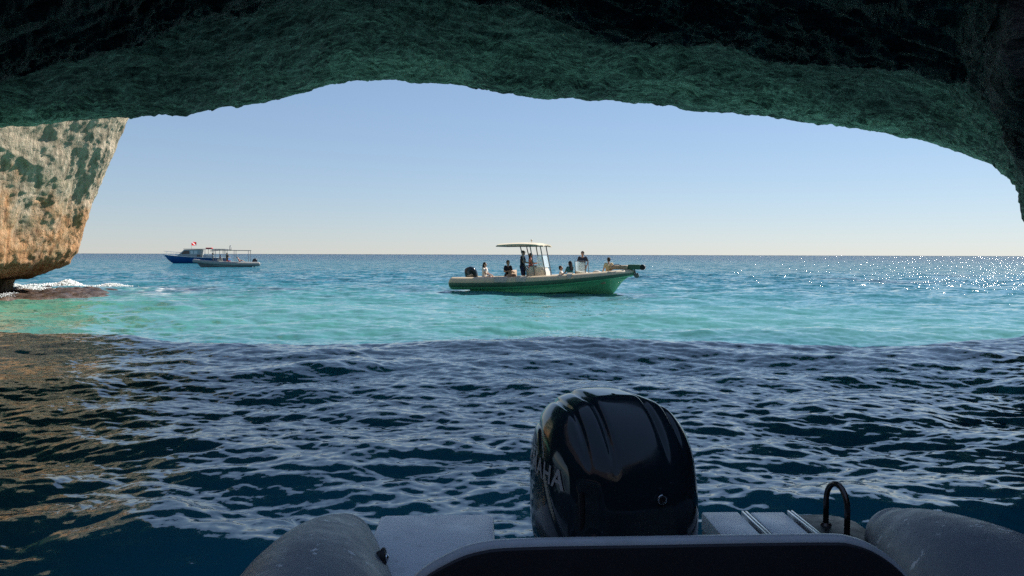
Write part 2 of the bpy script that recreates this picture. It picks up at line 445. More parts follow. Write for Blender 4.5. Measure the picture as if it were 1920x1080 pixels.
# ------------------------------------------------------------------ sunlit rock at the left of the mouth
def build_pillar():
    # right-hand silhouette and base, from the top of the rock to its notch above the water
    sil = [(300, 120), (262, 190), (248, 222), (232, 258), (205, 330), (186, 372), (177, 402), (166, 430), (153, 468), (140, 490), (102, 511), (60, 519), (38, 523), (30, 540), (26, 556), (24, 575)]
    Ys = 37.0
    pts = [at(px, py, Ys) for px, py in sil]
    zs = np.array([p.z for p in pts])[::-1]; xs = np.array([p.x for p in pts])[::-1] - 0.45
    zs[0] = -0.8
    nz, nu = 230, 300
    Z = np.concatenate([np.linspace(-0.8, 1.3, 50, endpoint=False), np.linspace(1.3, 9.5, nz-70, endpoint=False), np.linspace(9.5, 22, 20)])
    P = np.zeros((nz, nu, 3))
    for i, z in enumerate(Z):
        xr = np.interp(z, zs, xs)
        if z > zs[-1]: xr = xs[-1] + (z-zs[-1])*0.35
        up = float(smooth01(z, 3.2, 9.0))
        notch = 1-float(smooth01(z, 0.75, 1.5))
        xn = -21.6 + 0.5*up                   # the near flank stands upright, only the far edge overhangs
        ctrl = [(xn-14, 25-2*up+3*notch), (xn-5.5-notch, 26.0-2.0*up+3*notch), (xn-notch, 30.0-2.2*up+2.2*notch), (.40*xn+.60*xr-.4*notch, 33.6-.5*up+1.2*notch), (xr-0.2, 36.2), (xr-.15, 37.4), (xr-1.7, 39.6), (xr-6, 44), (xr-18, 48)]
        P[i, :, :2] = catmull(ctrl, nu)
        P[i, :, 2] = z
    du = np.gradient(P, axis=1); dv = np.gradient(P, axis=0)
    N = np.cross(du, dv); N /= (np.linalg.norm(N, axis=2, keepdims=True)+1e-9)
    Q = P.reshape(-1, 3)
    wq = Q + 0.7*np.stack([fbm(Q*0.4+5, 3), fbm(Q*0.4+50, 3), fbm(Q*0.4+90, 3)], -1)
    st = np.stack([wq[:, 0]*1.6, wq[:, 1]*1.6, wq[:, 2]*0.7+wq[:, 0]*0.5], -1)
    fold = np.stack([Q[:, 0]*0.55+Q[:, 2]*0.75, Q[:, 1]*0.45, Q[:, 2]*0.25-Q[:, 0]*0.3], -1) + 0.35*np.stack([fbm(Q*0.5, 3)]*3, -1)
    al = wq[:, 0]*0.55+wq[:, 2]*0.83; ac = -wq[:, 0]*0.83+wq[:, 2]*0.55       # bedding slants with the overhang
    bed = np.stack([al*0.28, ac*1.1, wq[:, 1]*0.75], -1)
    h = 0.20*fbm(wq*0.30, 3) + 0.24*fbm(bed*0.9, 6, 0.62) + 0.13*fbm(bed*0.7+19, 4, 0.5, True) + 0.06*fbm(bed*3.0+4, 4, 0.6, True) + 0.055*fbm(Q*4.0, 4, 0.6)
    P2 = P + N*h.reshape(nz, nu, 1)
    o = from_np('rock_pillar', P2.reshape(-1, 3), grid_quads(nu, nz), pillar_mat())
    tag(o, 'sunlit orange and grey overhanging rock at the left side of the cave mouth', 'rock')

    # low ledge at its foot, awash
    ma = NT('wet_ledge_rock')
    v = ma.obj(); n = ma.noise(v, 1.4, 7, 0.7)
    ma.l(ma.ramp(n, [(0.3, (0.014, 0.010, 0.008)), (0.5, (0.045, 0.027, 0.019)), (0.66, (0.12, 0.075, 0.05))]), ma.b.inputs['Base Color'])
    ma.b.inputs['Roughness'].default_value = 0.45
    ma.l(ma.bump(ma.noise(v, 6, 6, 0.7), 0.8, 0.08), ma.b.inputs['Normal'])
    nu, nv = 150, 110
    U, V = np.meshgrid(np.linspace(-1, 1, nu), np.linspace(-1, 1, nv))
    X = -22.9 + U*6.0 - V*1.6; Y = 36.5 + V*9.0
    rad = np.sqrt((np.abs(U)**2.6+np.abs(V)**2.6))
    q = np.stack([X, Y, 0*X], -1).reshape(-1, 3)
    nn = fbm(q*0.45, 5).reshape(X.shape); n2 = fbm(q*1.5+40, 4).reshape(X.shape)
    Zl = 0.10 - 0.8*smooth01(rad+0.34*nn, 0.55, 1.0) + 0.22*nn + 0.22*n2 + 0.08*fbm(q*4, 3).reshape(X.shape)
    o = from_np('rock_ledge', np.stack([X, Y, Zl], -1).reshape(-1, 3), grid_quads(nu, nv), ma.m)
    tag(o, 'low wet brown rock ledge awash with white foam at the foot of the sunlit rock', 'rock')

    # breaking surf: a mass of small froth clumps
    fm = simple('surf_white', (0.82, 0.85, 0.85), 0.6, var=0.08)
    bm = bmesh.new()
    bmesh.ops.create_icosphere(bm, subdivisions=1, radius=1.0)
    bv = np.array([v.co[:] for v in bm.verts]); bf = np.array([[v.index for v in f.verts] for f in bm.faces]); bm.free()
    cos, tris = [], []
    k = 0
    def clump(cx, cy, sx, sy, zt, n, r0, r1):
        nonlocal k
        for _ in range(n*4):
            a = rng.normal(size=2)*0.5
            r = rng.uniform(r0, r1)*0.42
            hh = math.exp(-(a[0]**2+a[1]**2)*1.5)
            z = 0.05 + rng.uniform(0, 1)*zt*hh
            c = np.array([cx+a[0]*sx, cy+a[1]*sy, z])
            cos.append(bv*r*rng.uniform(0.6, 1.3, size=3)+c); tris.append(bf+k*len(bv)); k += 1
    p = at(128, 541, 44); clump(p.x, 44, 0.8, 0.8, 0.42, 900, .03, .11)
    p = at(95, 543, 44); clump(p.x, 44.5, 1.5, 0.6, 0.22, 700, .03, .10); clump(p.x-1.2, 42.6, .8, .4, 0.25, 500, .03, .10); clump(p.x+2.6, 45.5, .9, .4, 0.18, 300, .02, .08)
    p = at(70, 545, 43); clump(p.x, 43, 1.6, 1.0, 0.20, 600, .03, .09); clump(p.x+1.6, 40.5, 1.2, .5, 0.15, 350, .02, .08)
    p = at(40, 548, 40); clump(p.x, 40.5, 1.2, 1.2, 0.2, 300, .03, .08)
    p = at(20, 560, 34); clump(p.x, 34, 0.8, 1.0, 0.2, 150, .02, .06)
    me = bpy.data.meshes.new('sea_foam')
    me.from_pydata(np.concatenate(cos).tolist(), [], np.concatenate(tris).tolist())
    o = link('sea_foam', me, fm)
    tag(o, 'white surf breaking on the low rock ledge', None, None, 'stuff')
build_pillar()

# ------------------------------------------------------------------ the sea
def ocean_tile(N, L, k_lo, k_hi, peak, rms, wdir, spread, seed):
    g = np.random.default_rng(seed)
    kk = np.fft.fftfreq(N, L/N)*2*math.pi
    KX, KY = np.meshgrid(kk, kk)
    K = np.hypot(KX, KY); K[0, 0] = 1e-6
    spec = K**-4.0*np.exp(-(peak/K)**2)
    c = (KX*math.cos(wdir)+KY*math.sin(wdir))/K
    spec *= (np.abs(c)**spread*(c > 0) + 0.10*np.abs(c)**2 + 0.07)
    spec *= (K > k_lo) & (K < k_hi)
    spec *= np.exp(-(K/k_hi*1.2)**4)
    spec[0, 0] = 0
    Hh = (g.normal(size=K.shape)+1j*g.normal(size=K.shape))*np.sqrt(spec)
    h = np.fft.ifft2(Hh).real
    s = rms/h.std()
    dx = np.fft.ifft2(-1j*KX/K*Hh).real*s; dy = np.fft.ifft2(-1j*KY/K*Hh).real*s
    return h*s, dx, dy
def sample(tile, L, x, y):
    N = tile.shape[0]
    u = (x/L % 1.0)*N; v = (y/L % 1.0)*N
    i = np.floor(u).astype(int); j = np.floor(v).astype(int); fu = u-i; fv = v-j
    i %= N; j %= N; i2 = (i+1) % N; j2 = (j+1) % N
    return tile[j, i]*(1-fu)*(1-fv)+tile[j, i2]*fu*(1-fv)+tile[j2, i]*(1-fu)*fv+tile[j2, i2]*fu*fv

def sea_mat():
    t = NT('sea_water')
    v = t.obj()
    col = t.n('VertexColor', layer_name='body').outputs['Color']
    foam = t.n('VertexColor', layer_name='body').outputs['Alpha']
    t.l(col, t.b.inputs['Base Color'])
    t.l(t.mix(foam, (0.05,)*3, (0.6,)*3), t.b.inputs['Roughness'])
    t.b.inputs['IOR'].default_value = 1.333
    spec = t.n('MapRange', interpolation_type='SMOOTHSTEP', i_0=t.n('VectorMath', operation='LENGTH', i_0=v).outputs['Value'], i_1=30.0, i_2=130.0, i_3=1.0, i_4=0.16).outputs[0]
    t.l(spec, t.b.inputs['Specular IOR Level'])
    # fine ripples: slopes from noise, growing where the tessellation no longer carries the small waves
    geo = t.n('NewGeometry')
    va = t.scaled(v, (0.55, 1.0, 1.0), (0, 0, R(-12)))
    dist = t.n('VectorMath', operation='LENGTH', i_0=v).outputs['Value']
    far = t.n('MapRange', interpolation_type='SMOOTHSTEP', i_0=dist, i_1=9.0, i_2=70.0, i_3=0.0, i_4=1.0).outputs[0]
    def slopes(vec, scale, detail, k):
        c = t.n('TexNoise', i_Vector=vec, i_Scale=scale, i_Detail=detail, i_Roughness=0.6).outputs['Color']
        c = t.n('VectorMath', operation='SUBTRACT', i_0=c, i_1=(0.5, 0.5, 0.5)).outputs[0]
        return t.n('VectorMath', operation='MULTIPLY', i_0=c, i_1=(k, k, 0)).outputs[0]
    s_far = t.n('VectorMath', operation='ADD', i_0=slopes(va, 1.4, 3.0, 2.0), i_1=slopes(va, 6.0, 2.0, 1.8)).outputs[0]
    s_far = t.n('VectorMath', operation='SCALE', i_0=s_far).outputs[0]
    t.l(far, s_far.node.inputs['Scale'])
    lean = t.n('VectorMath', operation='SCALE', i_0=(0.02, -0.21, 0.0)).outputs[0]      # normals leaned towards the cave so far water mirrors less sky
    t.l(far, lean.node.inputs['Scale'])
    s_far = t.n('VectorMath', operation='ADD', i_0=s_far, i_1=lean).outputs[0]
    s_all = t.n('VectorMath', operation='ADD', i_0=s_far, i_1=slopes(v, 11.0, 4.0, 0.27)).outputs[0]
    nn = t.n('VectorMath', operation='ADD', i_0=geo.outputs['Normal'], i_1=s_all).outputs[0]
    nn = t.n('VectorMath', operation='NORMALIZE', i_0=nn).outputs[0]
    t.l(nn, t.b.inputs['Normal'])
    return t.m

def build_sea():
    # tessellation finer where the boat is, coarser far out
    r = [0.4]
    while r[-1] < 3.6: r.append(r[-1]+0.2)
    while r[-1] < 2500:
        r.append(r[-1]+max(0.034, r[-1]**2/4500.0 if r[-1] < 300 else r[-1]**2/2500.0))
    r += [4000, 8000, 16000, 34000]
    r = np.array(r)
    A = np.concatenate([np.linspace(-180, -40, 110, endpoint=False), np.linspace(-40, 40, 760, endpoint=False), np.linspace(40, 180, 110, endpoint=False)])
    a = np.radians(A)
    RR, AA = np.meshgrid(r, a, indexing='ij')
    X = RR*np.sin(AA); Y = RR*np.cos(AA)
    x, y = X.ravel(), Y.ravel(); rr = RR.ravel()
    res = np.maximum(np.gradient(r)[:, None]*np.ones((1, len(A))), RR*np.gradient(a)[None, :]).ravel()
    wd = R(-100)
    z = np.zeros_like(x); ox = np.zeros_like(x); oy = np.zeros_like(x)
    for (N, L, klo, khi, peak, rms, wdir, sp, seed, chop, rmin) in (
            (512, 61.0, 0.1, 6.0, 0.75, 0.060, wd+.25, 3, 3, 0.9, 2.6),
            (512, 23.0, 1.6, 24.0, 2.6, 0.023, wd-.15, 2, 5, 0.9, 0.9),
            (512, 7.3, 8.0, 90.0, 11.0, 0.0068, wd, 1.2, 8, 0.7, 0.22)):
        h, dx, dy = ocean_tile(N, L, klo, khi, peak, rms, wdir, sp, seed)
        fade = 1-smooth01(res, rmin*0.5, rmin)
        ca, sa = math.cos(seed*.37), math.sin(seed*.37)
        z += sample(h, L, x, y)*fade
        ox += sample(dx, L, x, y)*fade*chop; oy += sample(dy, L, x, y)*fade*chop
    # rougher patches and calmer lanes
    q = np.stack([x*0.05, y*0.09, 0*x], -1)
    gust = 0.9+0.35*fbm(q, 3)
    z *= gust; ox *= gust; oy *= gust
    co = np.stack([x+ox, y+oy, z], -1)
    o = from_np('sea', co, grid_quads(len(A), len(r), True), sea_mat())
    # water colour: depth over sand and weed, plus cave light and shade painted in
    deep = np.array([0.008, 0.075, 0.135]); mid = np.array([0.020, 0.150, 0.200]); sand = np.array([0.070, 0.260, 0.240]); cave = np.array([0.014, 0.170, 0.240])
    q = np.stack([x*0.03, y*0.03, 0*x], -1)
    nn = fbm(q, 4); n2 = fbm(q*4.3+11, 4)
    d = np.hypot(x*0.75, y)
    t1 = smooth01(d+14*nn, 20, 62)[:, None]; t2 = smooth01(d+60*nn, 70, 420)[:, None]; t3 = smooth01(d, 300, 2500)[:, None]
    c = sand*(1-t1)+mid*t1
    c = c*(1-t2)+deep*t2
    c = c*(1-t3)+np.array([0.007, 0.058, 0.115])*t3
    # green shallows near the rock
    g = np.exp(-(((x+20)/9)**2+((y-28)/9)**2))[:, None]
    c = c*(1-g*0.85)+np.array([0.06, 0.26, 0.17])*g*0.85
    # weed beds, dark purplish
    weed = smooth01(n2, 0.18, 0.42)*smooth01(y, 24, 34)*(1-smooth01(d, 70, 160))
    wl = np.exp(-(((x+13)/12)**2+((y-44-0.25*x)/4.5)**2))*smooth01(fbm(q*9+3, 4), -0.15, 0.3)
    weed = np.clip(weed*0.5+wl*0.9, 0, 0.85)[:, None]
    c = c*(1-weed)+np.array([0.040, 0.050, 0.085])*weed
    # shade painted along the cave's shadow edge to soften it
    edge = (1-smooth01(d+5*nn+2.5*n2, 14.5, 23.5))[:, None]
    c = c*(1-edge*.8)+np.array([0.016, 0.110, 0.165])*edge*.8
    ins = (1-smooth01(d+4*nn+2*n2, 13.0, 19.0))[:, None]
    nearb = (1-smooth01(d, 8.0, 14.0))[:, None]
    c = c*(1-ins)+(cave*nearb+np.array([0.012, 0.360, 0.500])*(1-nearb))*ins  # shaded water coloured brighter in place of light scattered from outside
    gl_ = (smooth01(-x-0.22*y, 0.0, 3.0)*(1-smooth01(d, 12, 18)))[:, None]      # darker green on the left
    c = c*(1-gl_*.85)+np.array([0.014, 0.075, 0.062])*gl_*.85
    # foam lace round the ledge
    lx, ly = x+22.6+(y-36.5)*0.18, y-37.5
    ring = np.exp(-((np.sqrt((lx/7.2)**2+(ly/10.0)**2)-0.86)/0.16)**2)*smooth01(y, 33, 42)
    fo = ring*smooth01(fbm(np.stack([x*1.1, y*0.9, 0*x], -1), 5, 0.65), -0.05, 0.3)
    for (fx, fy, sx, sy) in ((-5.9, 47.5, 1.3, .9), (-4.9, 50.5, .9, .5), (-2.2, 41.6, 1.0, .35)):       # stern wake of the tour boat
        fo = np.maximum(fo, np.exp(-((x-fx)/sx)**2-((y-fy)/sy)**2)*smooth01(fbm(np.stack([x*2.2, y*2.2, 0*x], -1), 4, 0.6), 0.02, 0.25)*.85)
    fo = np.clip(fo, 0, 1)
    c = c*(1-fo[:, None])+0.8*fo[:, None]
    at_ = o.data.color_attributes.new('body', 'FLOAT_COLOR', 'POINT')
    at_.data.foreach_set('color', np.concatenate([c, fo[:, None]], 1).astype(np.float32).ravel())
    tag(o, 'choppy sea, dark in the cave and turquoise beyond', None, None, 'structure')
build_sea()

# ------------------------------------------------------------------ shared object materials
def hypalon(name, col, scuff=True):
    t = NT(name)
    v = t.obj()
    n = t.noise(v, 7, 6, 0.65)
    c = t.ramp(n, [(0.3, tuple(k*0.93 for k in col)), (0.7, tuple(k*1.06 for k in col))])
    if scuff:
        s = t.ramp(t.noise(t.scaled(v, (1, 1, 1)), 30, 5, 0.65), [(0.605, 0.0), (0.63, 1.0)])
        band = t.ramp(t.noise(v, 2.6, 2, 0.5), [(0.50, 0.0), (0.58, 1.0)])
        c = t.mix(t.math('MULTIPLY', s, band), c, (0.72, 0.74, 0.74))
        fine = t.ramp(t.noise(t.scaled(v, (60, 8, 60)), 1.0, 4, 0.7), [(0.62, 0.0), (0.75, 0.25)])
        c = t.mix(fine, c, (0.35, 0.37, 0.38))
    t.l(c, t.b.inputs['Base Color'])
    t.l(t.ramp(t.noise(v, 12, 4), [(0.3, 0.34), (0.7, 0.5)]), t.b.inputs['Roughness'])
    t.l(t.bump(t.noise(v, 260, 2), 0.25, 0.002), t.b.inputs['Normal'])
    return t.m

M = dict(
    tube=hypalon('grey_hypalon', (0.17, 0.195, 0.225)),
    gel=simple('white_gelcoat', (0.80, 0.82, 0.84), 0.35, var=0.05, grime=(0.42, 0.43, 0.43), scale=3),
    gelgrey=simple('grey_gelcoat', (0.22, 0.235, 0.25), 0.45, var=0.1),
    vinyl=simple('dark_vinyl', (0.030, 0.029, 0.036), 0.55, var=0.2, scale=5, bump=0.002),
    piping=simple('grey_vinyl', (0.50, 0.52, 0.54), 0.32, var=0.12, scale=9, bump=0.0005),
    cowl=simple('black_gloss_paint', (0.014, 0.026, 0.034), 0.09, var=0.25, scale=4, speck=(0.16, 0.18, 0.19)),
    blackplastic=simple('black_plastic', (0.014, 0.015, 0.017), 0.4, var=0.2),
    darkmetal=simple('dark_steel', (0.10, 0.09, 0.085), 0.28, 0.9, var=0.2, scale=20),
    chrome=simple('bright_steel', (0.65, 0.66, 0.68), 0.18, 1.0, var=0.08),
    letter=simple('silver_print', (0.44, 0.42, 0.42), 0.5, 0.0, var=0.1),
    rubber=simple('black_rubber', (0.012, 0.012, 0.013), 0.5),
)

# ------------------------------------------------------------------ our own boat
boat = empty('inflatable_boat', (0.5*math.cos(R(2.3)), 0.5*math.sin(R(2.3)), 0), R(2.3))
tag(boat, 'grey inflatable boat stern with black outboard motor, white platforms and dark backrest, nearest the viewer', 'boat')

def own_tube(side):
    pts, rad = [], []
    e = .05 if side < 0 else .17
    path = [(1.00+e, -3.2, .84, .30), (1.00+e, -1.5, .75, .305), (.995+e, 0, .73, .305), (.99+e, 1.2, .73, .305), (.945+e+(.04 if side > 0 else 0), 2.05, .735, .298), (.965+e+(.02 if side > 0 else 0), 2.45, .755, .272), (.983+e, 2.75, .768, .222), (.98+e, 2.95, .78, .165), (.975+e, 3.06, .785, .12)]
    P = catmull([p for p in path], 60)
    m = MB()
    Rl = list(P)
    tip = P[-1]
    rows = [(p[0]*side, p[1], p[2], p[3]) for p in Rl]
    for k in range(1, 10):
        a = k/9*math.pi/2
        rows.append((tip[0]*side, tip[1]+0.11*math.sin(a), tip[2], max(0.003, tip[3]*math.cos(a))))
    m.tube([r[:3] for r in rows], [r[3] for r in rows], 40)
    return m.build('tube', M['tube'], boat, smooth=True)
tube_l = own_tube(-1); tube_r = own_tube(1)
# seams and grab strips round the tubes
for s_, tb in ((-1, tube_l), (1, tube_r)):
    m = MB()
    m.torus((s_*1.0+(-.05+.04 if s_ < 0 else .17)-s_*.015*0, 2.08, .737), .29, .006, 'y', 40, 6)
    m.build('seam_band', M['tube'], tb)
m = MB()                       # inflation valve on the inner side of the left tube
va = Vector((-.822, 2.60, .905))
m.ball(va, (.022, .030, .030), 14, 10); m.torus(va+Vector((.008, 0, 0)), .030, .008, 'x', 20, 8)
vo = m.build('valve', M['rubber'], tube_l)
m = MB(); m.ball(va+Vector((.018, -.004, .006)), (.010, .013, .013), 12, 8)
m.build('valve_cap', M['chrome'], tube_l)
m = MB(); m.tube([(-.765, 2.46, .83), (-.747, 2.50, .80), (-.75, 2.58, .78), (-.775, 2.66, .76)], .014, 10); m.ball((-.765, 2.45, .835), .02)
m.build('strap_ring', M['chrome'], tube_l)
m = MB(); m.tube([(-.747, 2.44, .80), (-.737, 2.50, .755), (-.74, 2.62, .71)], .02, 10)
m.build('strap', M['rubber'], tube_l)

# hull, floor, transom
m = MB(); m.box(-.82, .82, -3.0, 2.62, .30, .42, .02)
m.build('deck', M['gelgrey'], boat)
m = MB()
ys = np.linspace(-3.6, 2.75, 14)
rows = []
for y in ys:
    t = max(0, (-y-1.2)/2.4); w = .80*(1-t**2*.75); kz = -.42+.55*t**2
    rows.append([m.bm.verts.new(p) for p in ((-w, y, .55), (-w*.95, y, .05+.3*t*t), (0, y, kz), (w*.95, y, .05+.3*t*t), (w, y, .55))])
for i in range(len(rows)-1):
    for k in range(4): m.bm.faces.new((rows[i][k], rows[i][k+1], rows[i+1][k+1], rows[i+1][k]))
m.bm.faces.new(rows[-1])
m.build('hull', M['gelgrey'], boat, smooth=False)
m = MB(); m.box(-.80, .80, 2.60, 2.72, .1, .72, .02)
m.build('transom', M['gel'], boat)

# swim platforms either side of the motor
m = MB(); m.prism([(-.92, 2.735), (-.44, 2.735), (-.44, 3.37), (-.47, 3.40), (-.90, 3.40), (-.92, 3.38)], .70, .79, 'z', .012)
m.build('swim_platform', M['gel'], boat)
m = MB(); m.prism([(.46, 2.735), (1.10, 2.735), (1.10, 3.28), (1.06, 3.36), (1.0, 3.39), (.46, 3.39)], .64, .715, 'z', .012)
m.build('swim_platform', M['gelgrey'], boat)
m = MB(); m.box(.455, .615, 2.76, 3.385, .717, .795, .008)
m.build('locker_lid', M['gel'], boat)
m = MB(); m.box(.665, .815, 2.76, 3.385, .717, .793, .010)
l2 = m.build('locker_lid', M['gel'], boat)
m = MB(); m.torus((.74, 3.05, .7945), .02, .004, 'z', 20, 6)
m.build('latch_ring', M['chrome'], l2)
for x in (.632, .648, .832, .848):
    m = MB(); m.box(x-.005, x+.005, 2.76, 3.38, .717, .80, .003)
    m.build('trim_strip', M['chrome'], boat)
m = MB(); m.prism([(.865, 2.76), (1.08, 2.76), (1.08, 3.27), (1.04, 3.34), (.98, 3.37), (.865, 3.37)], .717, .785, 'z', .01)
m.build('locker_lid', M['blackplastic'], boat)
# U-shaped grab rail
m = MB()
p0 = Vector((.935, 3.235, .775)); p1 = Vector((.957, 3.09, .775))
pts = [p0]; H = .165
for k in range(0, 13):
    a = math.pi*k/12
    c = (p0+p1)/2; e = (p0-p1)/2
    pts.append(c + e*math.cos(a) + Vector((0, 0, H-.05+.085*math.sin(a))))
pts.append(p1)
m.tube(pts, .0115, 14)
gr = m.build('grab_rail', M['darkmetal'], boat, smooth=True)
for p in (p0, p1):
    m = MB(); m.tube([p+Vector((0, 0, .008)), p+Vector((0, 0, .02))], [.024, .018], 16)
    m.build('base_plate', M['darkmetal'], gr)

# backrest across the boat just in front of the viewer
bk = [(-.80, .42), (-.77, .80), (-.70, .935), (-.60, 1.005), (-.50, 1.04), (-.36, 1.050), (0, 1.052), (.50, 1.054), (.63, 1.045), (.73, .998), (.81, .918), (.86, .80), (.89, .42)]
bkp = [tuple(p) for p in catmull(bk, 64)]
cz = .5
m = MB(); m.prism([(x*.985, (z-cz)*.982+cz) for x, z in bkp], 2.315, 2.335, 'y', .008, 3)
m.build('backrest', M['vinyl'], boat)
m = MB(); m.prism(bkp, 2.336, 2.402, 'y', .030, 6)
m.build('backrest_cushion', M['piping'], boat)
m = MB(); m.box(-.78, .80, 2.00, 2.29, .43, .62, .04, 4)
m.build('seat', M['vinyl'], boat)

# ------------------------------------------------------------------ outboard motor on our transom
mot = empty('outboard_motor', (0, 2.96, 0)); mot.parent = boat; mot.rotation_euler = (0, 0, R(12))
LV = np.array([  # z, halfwidth, front, rear
    (.760, .225, .26, .36), (.80, .262, .305, .40), (.86, .275, .325, .42), (.95, .279, .328, .43), (1.05, .279, .318, .43), (1.13, .275, .298, .425), (1.19, .270, .275, .42),
    (1.245, .258, .240, .405), (1.29, .240, .200, .385), (1.33, .212, .155, .355), (1.36, .176, .110, .31), (1.382, .128, .068, .245), (1.394, .07, .032, .16), (1.398, .006, .003, .02)])
def cowl_pt(z, th, NN=2.7):
    w = np.interp(z, LV[:, 0], LV[:, 1]); f = np.interp(z, LV[:, 0], LV[:, 2]); r = np.interp(z, LV[:, 0], LV[:, 3])
    c, s = np.cos(th), np.sin(th)
    x = np.sign(c)*np.abs(c)**(2/NN)*w
    e = np.where(s > 0, r, f)
    return x, np.sign(s)*np.abs(s)**(2/NN)*e
def build_cowl():
    LV[:, 1] *= 1.02; LV[:, 0] = .76+(LV[:, 0]-.76)*.965
    L = catmull(LV, 150)
    n = 260
    th = np.linspace(0, 2*math.pi, n, endpoint=False)
    # even arc spacing on the superellipse
    rows = []
    for z, w, f, r in L:
        t = th + 0.16*np.sin(4*th)*0
        c, s = np.cos(t), np.sin(t)
        NN = 2.5
        x = np.sign(c)*np.abs(c)**(2/NN)*w; e = np.where(s > 0, r, f)
        rows.append(np.stack([x, np.sign(s)*np.abs(s)**(2/NN)*e, np.full(n, z)], -1))
    P = np.array(rows)
    du = np.roll(P, -1, 1)-np.roll(P, 1, 1); dv = np.gradient(P, axis=0)
    N = np.cross(du, dv); N /= (np.linalg.norm(N, axis=2, keepdims=True)+1e-9)
    x, y, z = P[..., 0], P[..., 1], P[..., 2]
    down = smooth01(z, 1.12, 1.30)
    ax = np.abs(x)
    # raised panel between two long grooves, second pair of grooves outside
    taper = 0.0
    g1 = .098-.02*smooth01(y, .0, .35); g2 = .178-.025*smooth01(y, .0, .35)
    h = -.013*np.exp(-((ax-g1)/.012)**2)*down - .012*np.exp(-((ax-g2)/.011)**2)*down
    h += .010*(1-smooth01(ax, g1-.012, g1+.004))*down*0.6
    # shoulder crease running down the flanks to the front
    zc = 1.245 - .42*smooth01(-y, -.15, .33)
    h += -.010*np.exp(-((z-zc)/.012)**2)*smooth01(ax, .12, .2)
    # split line to the lower cowling
    h += -.006*np.exp(-((z-.83-.05*y)/.005)**2)
    # front latch recess
    rec = np.exp(-(((x+.185)/.034)**4+((z-1.03)/.085)**4))*(y < 0)
    h += -.022*rec
    P2 = P + N*h[..., None]
    q = grid_quads(n, len(L), True)
    return from_np('cowling', P2.reshape(-1, 3), q, M['cowl'], mot)
build_cowl()
m = MB(); m.torus((.05, -.322, 1.075), .0145, .0032, 'y', 24, 8)
m.build('flush_ring', M['chrome'], mot)
m = MB(); m.tube([(.05, -.30, 1.075), (.05, -.321, 1.075)], .011, 16)
m.build('flush_plug', M['rubber'], mot)
m = MB(); m.tube([(-.205, -.232, .96), (-.207, -.236, 1.02), (-.206, -.226, 1.09)], .012, 10)
m.build('cowl_latch', M['blackplastic'], mot)
# lower cowling, mid section, gear case
m = MB()
rows = []
for z, w, f, r in ((.755, .235, .29, .38), (.70, .23, .28, .36), (.62, .19, .22, .30), (.52, .12, .15, .24), (.30, .085, .13, .22), (-.10, .065, .12, .21), (-.42, .05, .12, .20)):
    rows.append([m.bm.verts.new((w*math.copysign(abs(math.cos(a))**.75, math.cos(a)), (r if math.sin(a) > 0 else f)*math.copysign(abs(math.sin(a))**.75, math.sin(a)), z)) for a in [2*math.pi*k/28 for k in range(28)]])
for i in range(len(rows)-1):
    for k in range(28): m.bm.faces.new((rows[i][k], rows[i][(k+1) % 28], rows[i+1][(k+1) % 28], rows[i+1][k]))
m.bm.faces.new(rows[0]); m.bm.faces.new(rows[-1])
m.build('leg', M['gelgrey'], mot)
m = MB(); m.box(-.09, .09, -.36, -.2, .55, .76, .02); m.box(-.06, .06, -.42, -.3, .4, .78, .015)
m.build('mount_bracket', M['blackplastic'], mot)
m = MB(); m.tube([(0, -.22, -.52), (0, 0, -.52), (0, .2, -.52), (0, .34, -.52)], [.01, .06, .06, .03], 16)
m.build('gear_case', M['blackplastic'], mot)
pr = MB()
for k in range(3):
    Mx = Matrix.Translation((0, .30, -.52)) @ Matrix.Rotation(k*2*math.pi/3, 4, 'Y') @ Matrix.Rotation(.5, 4, 'Z')
    pr.prism([(-.03, .03), (.03, .03), (.075, .12), (.04, .19), (-.04, .19), (-.07, .12)], -.004, .004, 'y', 0, M=Mx)
pr.build('propeller', M['blackplastic'], mot, smooth=False)
# lettering wrapped on the left flank
def lettering():
    cu = bpy.data.curves.new('lettering', 'FONT')
    cu.body = 'YAMAHA'; cu.size = 0.092; cu.extrude = 0.0; cu.space_character = 1.12
    cu.offset = 0.0018
    cu.align_x = 'LEFT'
    tmp = bpy.data.objects.new('tmp', cu); C.objects.link(tmp)
    dg = bpy.context.evaluated_depsgraph_get()
    me = bpy.data.meshes.new_from_object(tmp.evaluated_get(dg))
    bpy.data.objects.remove(tmp)
    bm = bmesh.new(); bm.from_mesh(me)
    bmesh.ops.subdivide_edges(bm, edges=[e for e in bm.edges if e.calc_length() > .02], cuts=2, use_grid_fill=False)
    bmesh.ops.triangulate(bm, faces=bm.faces[:])
    xs = [v.co.x for v in bm.verts]; wtot = max(xs)
    th = np.linspace(math.pi/2, math.pi*1.5, 721)
    for v in bm.verts:
        y = .27 - v.co.x*(.45/wtot)
        z = 1.085 + v.co.y*1.0 + .10*(y-(-.2))*0.35
        # distance along the flank by y
        L = [np.interp(z, LV[:, 0], LV[:, k]) for k in (1, 2, 3)]
        e = L[2] if y > 0 else L[1]
        u = min(1, abs(y)/e)
        v.co = Vector((-(L[0]*(1-u**2.5)**(1/2.5))-.004, y, z))
    m2 = bpy.data.meshes.new('lettering'); bm.to_mesh(m2); bm.free()
    bpy.data.meshes.remove(me)
    m2.materials.clear()
    return link('lettering', m2, M['letter'], mot, smooth=False)
lettering()

